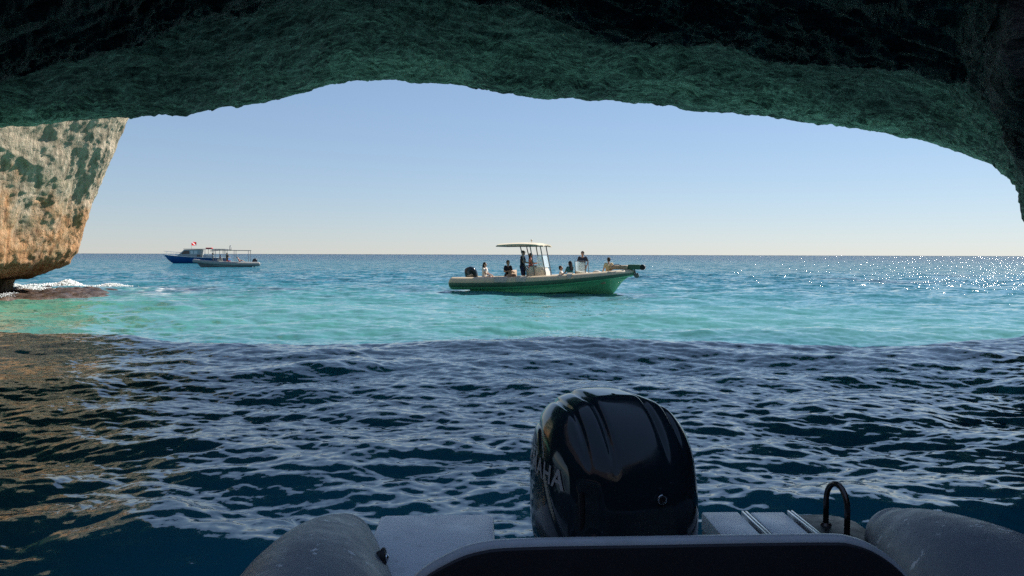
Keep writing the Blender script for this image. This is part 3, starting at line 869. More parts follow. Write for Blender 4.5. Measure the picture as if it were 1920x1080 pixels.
# ------------------------------------------------------------------ people
def capsule(bm, p0, p1, r0, r1, n=12):
    p0, p1 = Vector(p0), Vector(p1)
    d = p1-p0; L = d.length
    ax = d.normalized() if L > 1e-6 else Vector((0, 0, 1))
    u = ax.orthogonal().normalized(); w = ax.cross(u)
    prof = [(-r0*math.cos(a), r0*math.sin(a)) for a in (0.35, .8, 1.25)] + [(0, r0), (L, r1)] + [(L+r1*math.cos(a), r1*math.sin(a)) for a in (1.25, .8, .35)]
    rows = [[bm.verts.new(p0+ax*t+(u*math.cos(2*math.pi*k/n)+w*math.sin(2*math.pi*k/n))*r) for k in range(n)] for t, r in prof]
    for i in range(len(rows)-1):
        for k in range(n): bm.faces.new((rows[i][k], rows[i][(k+1) % n], rows[i+1][(k+1) % n], rows[i+1][k]))
    bm.faces.new(rows[0][::-1]); bm.faces.new(rows[-1])
def ellip(bm, c, r, rot=None):
    t = bmesh.new(); bmesh.ops.create_uvsphere(t, u_segments=16, v_segments=10, radius=1)
    Mx = Matrix.Translation(c) @ (rot.to_4x4() if rot else Matrix()) @ Matrix.Diagonal((*r, 1))
    bmesh.ops.transform(t, matrix=Mx, verts=t.verts[:])
    me = bpy.data.meshes.new('t'); t.to_mesh(me); t.free(); bm.from_mesh(me); bpy.data.meshes.remove(me)
def fuse(bm, name, voxel, it=3):
    """melt overlapping shapes into one continuous surface"""
    me = bpy.data.meshes.new(name); bm.to_mesh(me); bm.free()
    o = bpy.data.objects.new('tmp', me); C.objects.link(o)
    r = o.modifiers.new('r', 'REMESH'); r.mode = 'VOXEL'; r.voxel_size = voxel
    s = o.modifiers.new('s', 'SMOOTH'); s.iterations = it; s.factor = 0.5
    dg = bpy.context.evaluated_depsgraph_get()
    out = bpy.data.meshes.new_from_object(o.evaluated_get(dg)); out.name = name
    bpy.data.objects.remove(o); bpy.data.meshes.remove(me)
    return out

SKIN = dict(a=simple('skin_tan', (0.42, 0.22, 0.14), 0.5, var=0.08), b=simple('skin_fair', (0.55, 0.33, 0.24), 0.5, var=0.06), c=simple('skin_brown', (0.24, 0.12, 0.075), 0.5, var=0.08))
CLOTH = {}
def cloth(col):
    if col not in CLOTH: CLOTH[col] = simple('cloth', col, 0.85, var=0.15, scale=12)
    return CLOTH[col]

def person(loc, rz, label, pose='stand', skin='a', shirt=(.02, .02, .03), shorts=(.03, .03, .05), hair=(.02, .012, .008), long_hair=False, cap=None, sleeves=True,
           height=1.72, hands=None, group=None, twist=0.0, lean=0.0, scale=None):
    """faces local -Y; stand: origin under the feet; sit: origin under the seat"""
    k = height/1.72
    o = empty('person', loc, rz); o.scale = (k, k, k)
    tag(o, label, 'person', group)
    V = Vector
    if pose == 'stand':
        pel = V((0, 0, .93)); feet = [V((s*.13, -.02-.05*(s > 0), .07)) for s in (-1, 1)]
        knees = [V((s*.115, -.05, .50)) for s in (-1, 1)]
    else:
        pel = V((0, 0, .12)); knees = [V((s*.13, -.44, .16)) for s in (-1, 1)]; feet = [V((s*.13, -.44, -.30)) for s in (-1, 1)]
        if pose == 'lounge': knees = [V((s*.12, -.40, .26)) for s in (-1, 1)]; feet = [V((s*.12, -.76, .06)) for s in (-1, 1)]
    hips = [pel+V((s*.095, 0, -.03)) for s in (-1, 1)]
    up = V((0, -math.sin(lean), math.cos(lean))); fw = V((0, -math.cos(lean), -math.sin(lean)))
    waist = pel+up*.17; chest = pel+up*.36+fw*.01; neck = pel+up*.53; head = pel+up*.685+fw*.025
    sh = [pel+up*.48+V((s*.185, 0, 0)) for s in (-1, 1)]
    if hands is None:
        hands = [(.24, -.10, .02), (.24, -.10, .02)] if pose == 'stand' else [(.16, -.36, .15), (.16, -.36, .15)]
    b = bmesh.new()
    capsule(b, hips[0], hips[1], .115, .115); capsule(b, pel, waist, .125, .115); 
    for s in (-1, 1):
        capsule(b, waist+V((s*.035, 0, 0)), chest+V((s*.065, 0, 0)), .105, .11)
        capsule(b, chest+V((s*.06, 0, .03)), sh[(s+1)//2]+V((-s*.03, 0, 0)), .09, .062)
    capsule(b, chest+up*.1, neck+up*.06, .065, .052)
    capsule(b, neck, head, .052, .05)
    ellip(b, head+up*.02+fw*-.012, (.076, .096, .105)); ellip(b, head-up*.045+fw*.03, (.056, .062, .062))
    capsule(b, head+fw*.085+up*.012, head+fw*.108-up*.022, .010, .016, 8)
    for s in (-1, 1):
        ellip(b, head+V((s*.078, 0, 0))-fw*.01, (.014, .026, .034))
        capsule(b, head+fw*.078+up*.03+V((s*.012, 0, 0)), head+fw*.070+up*.03+V((s*.045, 0, 0)), .012, .010, 8)
    capsule(b, head+fw*.082-up*.055+V((-.016, 0, 0)), head+fw*.082-up*.055+V((.016, 0, 0)), .011, .011, 8)
    arms = []
    for i, s in enumerate((-1, 1)):
        hp = hands[i]
        w = pel+V((s*hp[0], hp[1], hp[2]))
        a = sh[i]; d = w-a; L = min(d.length, .52); w = a+d.normalized()*L
        mid = (a+w)/2; off = math.sqrt(max(0, .272**2-(L/2)**2))
        bend = (V((s*.5, .55, -.7))); bend = (bend-d.normalized()*bend.dot(d.normalized())).normalized()
        el = mid+bend*off
        arms.append((a, el, w))
        capsule(b, a, el, .050, .040); capsule(b, el, w, .039, .026)
    for i in (0, 1):
        capsule(b, hips[i], knees[i], .088, .056); capsule(b, knees[i], knees[i]*.55+feet[i]*.45+V((0, .015, 0)), .054, .052); capsule(b, knees[i]*.55+feet[i]*.45+V((0, .015, 0)), feet[i], .052, .036)
        capsule(b, feet[i]+V((0, .04, -.03)), feet[i]+V((0, -.15, -.045)), .036, .026)
    hd = []
    for i, s in enumerate((-1, 1)):
        a, el, w = arms[i]
        f = (w-el).normalized(); pn = f.orthogonal().normalized() if abs(f.z) > .95 else f.cross(V((0, 0, 1))).normalized()
        capsule(b, w, w+f*.065, .026, .030); capsule(b, w+f*.03+pn*.014, w+f*.085+pn*.014, .022, .022); capsule(b, w+f*.03-pn*.014, w+f*.085-pn*.014, .022, .022)
        hd.append((w, f, pn, s))
    me = fuse(b, 'person_body', .017, 3)
    bm = bmesh.new(); bm.from_mesh(me)
    for w, f, pn, s in hd:              # four fingers and a thumb, rooted in the palm, slightly curled
        dn = f.cross(pn).normalized()
        if dn.z > 0: dn = -dn
        for j, ln in enumerate((.062, .072, .068, .052)):
            r0 = w+f*.085+pn*(.027-.018*j)
            k1 = r0+f*ln*.55+dn*.006; k2 = r0+f*ln*.92+dn*.030
            capsule(bm, r0-f*.02, k1, .0085, .008, 6); capsule(bm, k1, k2, .008, .0065, 6)
        t0 = w+f*.03+pn*.03; capsule(bm, t0, t0+f*.035+pn*.022+dn*.012, .011, .009, 6); capsule(bm, t0+f*.035+pn*.022+dn*.012, t0+f*.062+pn*.020+dn*.026, .009, .007, 6)
    bm.to_mesh(me); bm.free()
    body = link('body', me, SKIN[skin], o)
    # shirt
    b = bmesh.new()
    capsule(b, hips[0]+V((0, 0, .05)), hips[1]+V((0, 0, .05)), .128, .128); capsule(b, pel+up*.03, waist, .132, .126)
    for i, s in enumerate((-1, 1)):
        capsule(b, waist+V((s*.035, 0, 0)), chest+V((s*.065, 0, 0)), .118, .124)
        capsule(b, chest+V((s*.06, 0, .03)), sh[i]+V((-s*.03, 0, 0)), .10, .074)
        a, el, w = arms[i]
        if sleeves: capsule(b, a, a+(el-a)*(1.0 if sleeves == 'long' else .62), .064, .060)
        if sleeves == 'long': capsule(b, el, el+(w-el)*.9, .052, .042)
    link('shirt', fuse(b, 'shirt', .02, 3), cloth(shirt), o)
    b = bmesh.new()
    capsule(b, hips[0], hips[1], .126, .126); capsule(b, pel-up*.02, pel+up*.06, .13, .128)
    for i in (0, 1): capsule(b, hips[i], hips[i]+(knees[i]-hips[i])*.8, .104, .088)
    link('shorts', fuse(b, 'shorts', .02, 3), cloth(shorts), o)
    b = bmesh.new()
    if cap:
        ellip(b, head+up*.055-fw*.015, (.090, .108, .082)); capsule(b, head+fw*.07+up*.06+V((-.03, 0, 0)), head+fw*.15+up*.045+V((-.02, 0, 0)), .02, .014); capsule(b, head+fw*.07+up*.06+V((.03, 0, 0)), head+fw*.15+up*.045+V((.02, 0, 0)), .02, .014)
        link('cap', fuse(b, 'cap', .012, 3), cloth(cap), o)
    else:
        ellip(b, head+up*.045-fw*.026, (.090, .100, .096)); ellip(b, head-up*.01-fw*.055, (.080, .065, .085))
        if long_hair:
            for s in (-1, 0, 1):
                capsule(b, head-fw*.06+V((s*.045, 0, 0)), neck-up*.17-fw*.085+V((s*.07, 0, 0)), .06, .045)
        link('hair', fuse(b, 'hair', .014, 3), cloth(hair), o)
    return o

# ------------------------------------------------------------------ excursion boat
MR = dict(
    tan=simple('tan_hypalon', (0.60, 0.48, 0.33), 0.5, var=0.08, scale=2, grime=(0.38, 0.33, 0.26)),
    green=simple('dark_green_rubber', (0.06, 0.14, 0.085), 0.45, var=0.15, scale=3),
    hull=simple('green_gelcoat', (0.20, 0.60, 0.30), 0.3, var=0.08, scale=1.5, grime=(0.08, 0.26, 0.13)),
    white=simple('cream_gelcoat', (0.66, 0.60, 0.50), 0.4, var=0.06, scale=3),
    canvas=simple('cream_canvas', (0.55, 0.48, 0.36), 0.8, var=0.1),
    steel=simple('grey_tube', (0.20, 0.20, 0.20), 0.35, 0.7),
    cushion=simple('tan_cushion', (0.42, 0.30, 0.20), 0.7, var=0.1),
    deck=simple('pale_deck', (0.45, 0.42, 0.36), 0.7),
)
gl = NT('tinted_acrylic')
gl.b.inputs['Base Color'].default_value = (0.75, 0.85, 0.88, 1)
gl.b.inputs['Roughness'].default_value = 0.05
gl.b.inputs['Alpha'].default_value = 0.45
MR['glass'] = gl.m

def rib_shell(root, st, bow, beam, tr, z_st, z_bow, mats, hull_draft=.4, sheer=2.2, taper=.18):
    """tube collar round the boat, V hull under it, deck inside. +X is the bow."""
    L = bow-st
    hb = beam/2-tr
    half = [(st, hb), (st+.25*L, hb), (st+.55*L, hb), (st+.74*L, hb*.93), (st+.86*L, hb*.70), (st+.94*L, hb*.38), (bow-tr*.5, 0.0)]
    H = catmull(half, 40)
    def zc(x): t = max(0, (x-st)/L); return z_st+(z_bow-z_st)*t**sheer
    pts = [(x, y, zc(x)) for x, y in H]
    pts = pts + [(x, -y, zc(x)) for x, y in H[::-1][1:]]
    rad = []
    for p in pts:
        t = (p[0]-st)/L; rad.append(tr*(1-taper*t**2.5))
    e0 = []; e1 = []
    n = 7
    for k in range(n):
        a = math.pi/2*(1-k/n)
        r = max(.004, rad[0]*math.cos(a)); d = tr*.75*math.sin(a)
        e0.append(((pts[0][0]-d, pts[0][1], pts[0][2]), r)); e1.append(((pts[-1][0]-d, pts[-1][1], pts[-1][2]), r))
    full = e0 + list(zip(pts, rad)) + e1[::-1]
    m = MB(); m.tube([f[0] for f in full], [f[1] for f in full], 24)
    tube = m.build('tube', mats[0], root, smooth=True)
    # rub strake on the outside of the tube (broad dark band, lower half)
    if mats[1] is not None:
        m = MB()
        na = 9
        rows = []
        P = [Vector(f[0]) for f in full[n-3:-(n-3)]]; Rd = [f[1] for f in full[n-3:-(n-3)]]
        for i, p in enumerate(P):
            tn = (P[min(i+1, len(P)-1)]-P[max(i-1, 0)]).normalized()
            out = tn.cross(Vector((0, 0, 1))).normalized()*-1.0
            if abs(p.y) > .2 and out.y*p.y < 0: out = -out
            elif abs(p.y) <= .2 and out.x < 0: out = -out
            rows.append([m.bm.verts.new(p+(out*math.cos(a)+Vector((0, 0, 1))*math.sin(a))*(Rd[i]+(.012 if 0 < k < na-1 else .0))) for k, a in enumerate(np.linspace(R(8), R(-38), na))])
        for i in range(len(rows)-1):
            for k in range(na-1): m.bm.faces.new((rows[i][k], rows[i][k+1], rows[i+1][k+1], rows[i+1][k]))
        m.build('rub_strake', mats[1], tube)
        m = MB(); rows = []
        for i, p in enumerate(P):
            tn = (P[min(i+1, len(P)-1)]-P[max(i-1, 0)]).normalized()
            out = tn.cross(Vector((0, 0, 1))).normalized()*-1.0
            if abs(p.y) > .2 and out.y*p.y < 0: out = -out
            elif abs(p.y) <= .2 and out.x < 0: out = -out
            rows.append([m.bm.verts.new(p+(out*math.cos(a)+Vector((0, 0, 1))*math.sin(a))*(Rd[i]+.004)) for a in np.linspace(R(-36), R(-88), 7)])
        for i in range(len(rows)-1):
            for k in range(6): m.bm.faces.new((rows[i][k], rows[i][k+1], rows[i+1][k+1], rows[i+1][k]))
        m.build('lower_band', mats[2], tube)
    # hull
    m = MB()
    rows = []
    for i in range(26):
        t = i/25
        x = st+.10*L + (bow-tr*.9-(st+.10*L))*t
        hw = np.interp(x, H[:, 0], H[:, 1]); ch = hw*(1-.5*smooth01(t, .55, 1.0))
        rise = float(smooth01(t, .80, 1.0))
        zt = zc(x)-tr*.55
        kz = -hull_draft + (zt+hull_draft-.02)*rise**1.7
        cz = .06 + (zt-.06-.03)*float(smooth01(t, .45, 1.0))*.72
        rows.append([m.bm.verts.new(p) for p in ((x, -hw*1.02, zt), (x, -ch*.98, max(cz, kz+.01)), (x, -ch*.5, (max(cz, kz+.01)+kz)/2-.02*(1-t)), (x, 0, kz), (x, ch*.5, (max(cz, kz+.01)+kz)/2-.02*(1-t)), (x, ch*.98, max(cz, kz+.01)), (x, hw*1.02, zt))])
    for i in range(25):
        for k in range(6): m.bm.faces.new((rows[i][k], rows[i][k+1], rows[i+1][k+1], rows[i+1][k]))
    m.bm.faces.new(rows[0]); m.bm.faces.new(rows[-1])
    m.build('hull', mats[2], root, auto=25)
    m = MB()
    dk = [(x, y*.98) for x, y in H[:-3] if x > st+.1*L]
    poly = [(st+.1*L, -hb*.98), ] + [(x, -y) for x, y in dk] + [(x, y) for x, y in dk[::-1]] + [(st+.1*L, hb*.98)]
    lo = zc(st)-.12
    a = [m.bm.verts.new((x, y, lo+max(0, zc(x)-z_st)*.8)) for x, y in poly]
    m.bm.faces.new(a)
    m.build('deck', mats[3], root, smooth=False)
    return H, zc

def outboard(root, x, y, z, k, tilt, mats, face=-1):
    """motor on a far boat's stern, bow is +X"""
    o = empty('outboard_motor', (x, y, z)); o.parent = root
    o.rotation_euler = (0, tilt, 0); o.scale = (k, k, k)
    m = MB()
    lv = [(.0, .20, .28, .30), (.12, .25, .34, .36), (.35, .255, .34, .37), (.52, .235, .28, .35), (.62, .19, .20, .30), (.68, .11, .10, .20), (.70, .02, .02, .05)]
    Lc = catmull(lv, 22); rows = []
    for z_, w, f, r in Lc:
        rows.append([m.bm.verts.new(((f if math.cos(a) > 0 else r)*math.copysign(abs(math.cos(a))**.75, math.cos(a)), w*math.copysign(abs(math.sin(a))**.75, math.sin(a)), z_)) for a in [2*math.pi*j/24 for j in range(24)]])
    for i in range(len(rows)-1):
        for j in range(24): m.bm.faces.new((rows[i][j], rows[i][(j+1) % 24], rows[i+1][(j+1) % 24], rows[i+1][j]))
    m.bm.faces.new(rows[0]); m.bm.faces.new(rows[-1])
    m.build('cowling', mats[0], o)
    m = MB(); m.box(-.18, .14, -.257, -.253+.51, .20, .235, 0)
    m.build('stripe', mats[1], o, smooth=False)
    m = MB(); m.tube([(0, 0, .02), (-.02, 0, -.3), (-.04, 0, -.9)], [.17, .11, .08], 14); m.box(.08, .34, -.1, .1, -.35, .02, .02)
    m.build('leg', mats[2], o)
    return o

tour = empty('tour_boat', (1.76, 40.0, 0.0), R(-17))
tag(tour, 'long green and tan rigid inflatable tour boat with cream canopy, carrying passengers', 'boat', 'boats out on the water')
H1, zc1 = rib_shell(tour, -4.55, 4.30, 3.0, .31, .46, 1.06, (MR['tan'], MR['green'], MR['hull'], MR['deck']), .42, 2.2, .42)
outboard(tour, -3.95, 0, .66, .92, R(-14), (M['cowl'], M['letter'], M['blackplastic']))
# steering console with windscreen and wheel
cs = MB()
cs.prism([(-1.0, .34), (.10, .34), (.02, 1.05), (-.10, 1.28), (-.75, 1.34), (-.95, 1.12)], -.48, .48, 'y', .05, 3)
con = cs.build('console', MR['white'], tour)
m = MB(); m.prism([(-.42, 1.31), (-.04, 1.28), (-.16, 1.86), (-.40, 1.88)], -.47, -.455, 'y'); m.prism([(-.42, 1.31), (-.04, 1.28), (-.16, 1.86), (-.40, 1.88)], .455, .47, 'y')
m.prism([(-.04, 1.28), (-.025, 1.28), (-.145, 1.86), (-.16, 1.86)], -.45, .45, 'y')
m.build('windscreen', MR['glass'], con, smooth=False)
m = MB(); m.torus((0, 0, 0), .19, .018, 'x', 20, 6); m.tube([(0, 0, 0), (.12, 0, 0)], .02, 8); m.tube([(0, -.19, 0), (0, .19, 0)], .012, 6); m.tube([(0, 0, -.19), (0, 0, .19)], .012, 6)
w = m.build('steering_wheel', M['blackplastic'], con); w.location = (-1.02, .05, 1.18); w.rotation_euler = (0, R(-25), 0)
m = MB(); m.box(-.98, -.45, -.5, .5, 1.335, 1.365, .01)
m.build('dashboard', M['blackplastic'], con)
for dy in (-.484, .484):
    for k, xx in enumerate((-.62, -.30)):
        m = MB(); m.box(xx-.05, xx+.05, dy-.006, dy+.006, .70-.08*k, .84-.08*k, .004)
        m.build('cup_recess', MR['cushion'], con)
# canopy on four posts
cp = MB()
rows = []
for i in range(15):
    t = i/14; x = -2.35+2.35*t
    zz_ = 2.40+.06*math.sin(math.pi*t)*1.0 + (-.03 if t > .9 else 0)
    w = .95*(1-.10*max(0, (t-.8)/.2)**2)
    rows.append([(x, -w, zz_-.035), (x, -w*.6, zz_+.03), (x, 0, zz_+.05), (x, w*.6, zz_+.03), (x, w, zz_-.035)])
vt = [[cp.bm.verts.new(p) for p in r] for r in rows]; vb = [[cp.bm.verts.new((p[0], p[1], p[2]-.06)) for p in r] for r in rows]
for g in (vt, vb):
    for i in range(14):
        for k in range(4): cp.bm.faces.new((g[i][k], g[i][k+1], g[i+1][k+1], g[i+1][k]))
for i in range(14):
    for k in (0, 4): cp.bm.faces.new((vt[i][k], vt[i+1][k], vb[i+1][k], vb[i][k]))
for i in (0, 14):
    for k in range(4): cp.bm.faces.new((vt[i][k], vt[i][k+1], vb[i][k+1], vb[i][k]))
can = cp.build('canopy', MR['canvas'], tour)
m = MB(); m.tube([(-2.38, -.93, 2.31), (-.03, -.88, 2.33), (-.03, .88, 2.33), (-2.38, .93, 2.31), (-2.38, -.93, 2.31)], .025, 8)
m.build('canopy_frame', MR['steel'], can)
m = MB(); m.tube([(-.85, .1, 2.44), (-.85, .1, 2.60)], .015, 8); m.ball((-.85, .1, 2.62), .05, 10, 8)
m.build('mast_light', MR['white'], can)
for s in (-1, 1):
    for (xb, xt) in ((-.90, -1.22), (-.50, -.72), (.05, -.20)):
        m = MB(); m.tube([(xb, s*.56, .36), (xb+.02*(xt-xb), s*.56, 1.0), (xt, s*.56, 2.2), (xt-.03, s*.60, 2.34)], .028, 8)
        m.build('post', MR['steel'], tour, smooth=True)
# seats
m = MB(); m.box(-2.6, -1.75, -.6, .6, .34, .72, .05); m.build('helm_seat', MR['white'], tour)
m = MB(); m.box(-1.86, -1.75, -.58, .58, .73, 1.12, .04); m.build('seat_back', MR['cushion'], tour)
m = MB(); m.box(-3.5, -3.0, -.9, .9, .34, .66, .05); m.build('stern_bench', MR['cushion'], tour)
# forward console
fc = MB(); fc.prism([(1.45, .4), (2.05, .4), (1.98, 1.05), (1.50, 1.12)], -.32, .32, 'y', .04, 3)
con2 = fc.build('console', MR['white'], tour)
m = MB(); m.prism([(1.52, 1.115), (1.535, 1.115), (1.50, 1.56), (1.485, 1.56)], -.34, .34, 'y'); m.prism([(1.55, 1.11), (1.98, 1.05), (1.95, 1.52), (1.55, 1.56)], -.355, -.345, 'y')
m.build('windscreen', MR['glass'], con2, smooth=False)
for s_ in (-.37, .37):
    m = MB(); m.tube([(1.50, s_, .95), (1.48, s_, 1.60), (1.98, s_, 1.58), (2.02, s_, .95)], .02, 8)
    m.build('hand_rail', MR['steel'], con2)
m = MB(); m.box(2.25, 3.05, -.75, .75, .5, .98, .06); m.build('bow_seat', MR['cushion'], tour)
m = MB(); m.box(.5, 1.2, -.8, .8, .34, .62, .05); m.build('bench', MR['cushion'], tour)
m = MB(); m.ball((2.55, -.3, 1.06), (.2, .14, .09), 14, 8); m.build('folded_towel', MR['white'], tour)
# bow platform with anchor and roller
m = MB(); m.box(3.20, 4.02, -.30, .30, 1.20, 1.40, .03); m.build('bow_step', MR['cushion'], tour)
m = MB(); m.box(4.03, 4.62, -.17, .17, 1.20, 1.44, .03); br = m.build('bow_sprit', MR['green'], tour)
m = MB(); m.tube([(4.72, -.15, 1.31), (4.72, .15, 1.31)], .135, 18); m.build('bow_roller', M['rubber'], br)
m = MB(); m.tube([(4.30, 0, 1.24), (4.38, 0, 1.02), (4.46, 0, .80)], .035, 8); m.prism([(4.28, .95), (4.50, 1.05), (4.57, .86), (4.46, .78), (4.34, .82)], -.05, .05, 'y', .015)
m.build('anchor', MR['steel'], tour)
m = MB(); m.tube([(3.35, -.62, 1.33), (3.42, -.56, 1.42), (3.62, -.5, 1.44), (3.75, -.45, 1.40)], .02, 8); m.build('grab_handle', MR['steel'], tour)
# cloths hanging over the tube
for xx, w_ in ((-2.0, .34), (-.95, .26), (1.45, .12)):
    m = MB()
    yb = -(1.5-.31); rows = []
    for i, a in enumerate(np.linspace(R(120), R(8), 10)):
        y_, z_ = yb-math.cos(a)*.325, zc1(xx)+math.sin(a)*.325
        rows.append([m.bm.verts.new((xx-w_+.03*math.sin(i), y_, z_)), m.bm.verts.new((xx+w_-.03*math.sin(i*1.7), y_, z_))])
    for i in range(9): m.bm.faces.new((rows[i][0], rows[i][1], rows[i+1][1], rows[i+1][0]))
    m.build('tube_patch', MR['deck'], tour, smooth=True)

def on_tour(lx, ly, z):
    p = tour.matrix_basis @ Vector((lx, ly, z)) if False else (Matrix.Translation(tour.location) @ Matrix.Rotation(R(-17), 4, 'Z') @ Vector((lx, ly, z)))
    return p
FB = R(-17)+R(90)     # facing the bow (local -Y turned to +X)
G = 'passengers on the tour boat'
person(on_tour(-3.2, -.3, .62), FB-.15, 'person with dark hair in a white top sitting beside the stern motor', 'sit', 'b', (.72, .68, .62), (.6, .5, .4), long_hair=True, height=1.64, group=G, hands=[(.25, -.42, .10), (.2, -.3, .15)])
person(on_tour(-1.95, -.35, .72), FB-.6, 'person in a dark top sitting behind the standing man in the navy shirt', 'sit', 'a', (.02, .02, .025), (.3, .25, .2), (.05, .03, .02), height=1.66, group=G, hands=[(.18, -.30, .25), (.1, -.34, .2)])
person(on_tour(-1.22, -.22, .36), FB-.05, 'person in a navy shirt and cap standing under the canopy', 'stand', 'a', (.012, .018, .035), (.02, .03, .08), cap=(.03, .015, .02), height=1.72, group=G, hands=[(.16, -.38, .22), (.2, -.30, .18)])
person(on_tour(-1.0, .48, .36), FB+.3, 'person in a pink top standing at the console under the canopy', 'stand', 'b', (.75, .25, .22), (.5, .3, .25), (.10, .05, .03), long_hair=True, sleeves=False, height=1.60, group=G, hands=[(.12, -.40, .30), (.16, -.36, .24)])
person(on_tour(.85, -.35, .50), FB+.1, 'person in a pale top sitting low in front of the canopy posts', 'lounge', 'a', (.70, .64, .56), (.5, .4, .3), (.03, .02, .015), height=1.60, group=G, hands=[(.34, -.12, .12), (.1, -.3, .2)], lean=-.15)
person(on_tour(1.32, -.72, .72), FB+2.6, 'person with long dark hair in a teal top sitting by the forward console', 'sit', 'c', (.015, .10, .11), (.02, .05, .06), (.012, .008, .007), long_hair=True, height=1.62, group=G)
person(on_tour(1.62, .75, .40), R(-20), 'person with short hair in a dark printed shirt standing behind the forward console', 'stand', 'a', (.02, .025, .045), (.05, .05, .06), (.05, .03, .02), height=1.66, group=G)
person(on_tour(3.10, -.15, .90), FB+2.2, 'person in a yellow top sitting at the bow of the green boat', 'sit', 'b', (.68, .52, .28), (.5, .42, .25), (.06, .03, .02), height=1.62, group=G, hands=[(.22, -.2, .16), (.22, -.2, .16)])

# ------------------------------------------------------------------ distant boats
MD = dict(
    blue=simple('blue_hull_paint', (0.010, 0.085, 0.26), 0.3, var=0.1, scale=1),
    grey=simple('pale_grey_paint', (0.32, 0.34, 0.33), 0.5, var=0.06, scale=2),
    white=simple('white_boat_paint', (0.60, 0.60, 0.58), 0.45, var=0.05, scale=2),
    dark=simple('dark_window_glass', (0.02, 0.025, 0.03), 0.12),
    rib=simple('grey_rib_hypalon', (0.27, 0.27, 0.25), 0.5, var=0.1, scale=2, grime=(0.2, 0.2, 0.19)),
    ribhull=simple('grey_rib_hull', (0.30, 0.31, 0.30), 0.4),
    awning=simple('grey_awning', (0.16, 0.17, 0.18), 0.7),
    red=simple('red_plastic', (0.50, 0.03, 0.03), 0.5),
)
# blue dive boat, bow to the left: local +X is the bow
db = empty('dive_boat', (-62.6, 160.0, 0.0), R(180+6))
tag(db, 'blue hulled boat with grey cabin and bow rail behind the grey inflatable', 'boat', 'boats out on the water')
m = MB(); rows = []
for i in range(24):
    t = i/23; x = -6.0+12.4*t
    b_ = 1.75*(1-max(0, (t-.45)/.55)**2.2) if t < 1 else 0.01
    b_ = max(b_, .02); zt = 1.05+.62*t**2; rake = max(0, (t-.8)/.2)
    kx = x-1.7*max(0, (t-.55)/.45)**1.5
    rows.append([m.bm.verts.new(p) for p in ((x, -b_, zt), (kx*.0+x-.9*rake*(1), -b_*.80, .55), (kx, -b_*.62, .02), (kx, 0, -.6), (kx, b_*.62, .02), (x-.9*rake, b_*.80, .55), (x, b_, zt))])
for i in range(23):
    for k in range(6): m.bm.faces.new((rows[i][k], rows[i][k+1], rows[i+1][k+1], rows[i+1][k]))
m.bm.faces.new(rows[0])
m.build('hull', MD['blue'], db, auto=30)
m = MB(); 
for i in range(23):
    for sgn in (0, 6):
        pass
gp = []
for s in (-1, 1):
    pts = []
    for i in range(24):
        t = i/23; x = -6.0+12.4*t; b_ = max(.02, 1.75*(1-max(0, (t-.45)/.55)**2.2) if t < 1 else .02)
        pts.append((x, s*b_, 1.05+.62*t**2+.03))
    m.tube(pts, .07, 8); gp.append(pts)
m.build('gunwale', MD['white'], db)
m = MB()
a = [m.bm.verts.new((p[0], p[1], p[2]-.12)) for p in gp[0]]+[m.bm.verts.new((p[0], p[1], p[2]-.12)) for p in gp[1][::-1]]
m.bm.faces.new(a); m.build('deck', MD['white'], db, smooth=False)
m = MB(); m.prism([(3.7, 1.35), (2.2, 2.72), (-.9, 2.78), (-.9, 1.05), (3.0, 1.05)], -1.15, 1.15, 'y', .06, 3)
cab = m.build('cabin', MD['grey'], db)
for s in (-1, 1):
    for (q0, mt) in (([(2.95, 1.80), (2.15, 2.48), (1.25, 2.50), (1.15, 1.84)], MD['dark']), ([(.98, 1.84), (.98, 2.50), (.52, 2.50), (.52, 1.84)], MD['white']), ([(.35, 1.84), (.35, 2.50), (-.30, 2.50), (-.30, 1.84)], MD['white'])):
        m = MB(); m.prism(q0, s*1.152-.008, s*1.152+.008, 'y', 0)
        m.build('window', mt, cab, smooth=False)
m = MB(); m.prism([(-.2, 1.1), (-.2, 1.72), (-.85, 1.72), (-.85, 1.1)], 1.148, 1.165, 'y'); m.build('door', MD['dark'], cab, smooth=False)
m = MB(); m.box(-5.6, 2.35, -1.3, 1.3, 2.80, 2.88, .03); m.build('roof', MD['awning'], db)
for x in (-1.8, -3.2, -4.6, -5.5):
    for s in (-1, 1):
        m = MB(); m.tube([(x, s*1.25, 1.05), (x, s*1.25, 2.80)], .045, 6); m.build('post', MD['grey'], db)
rl = MB()
for s in (0, 1):
    pr_ = [Vector(p)+Vector((0, 0, .72)) for p in gp[s] if p[0] > 2.6]
    rl.tube(pr_, .03, 6)
    for p in pr_[::2]: rl.tube([p, p-Vector((0, 0, .75))], .025, 6)
rl.build('bow_rail', MD['white'], db)
m = MB(); m.tube([(1.1, 0, 2.86), (1.1, 0, 4.1)], .03, 6); m.build('flag_staff', MD['white'], db)
m = MB(); m.box(-2.9, -1.7, -.5, .5, 2.89, 3.12, .08); m.build('life_raft', MD['red'], db)
m = MB(); m.box(-3.0, -1.2, -.6, .6, 1.1, 1.65, .05); m.build('engine_box', MD['white'], db)
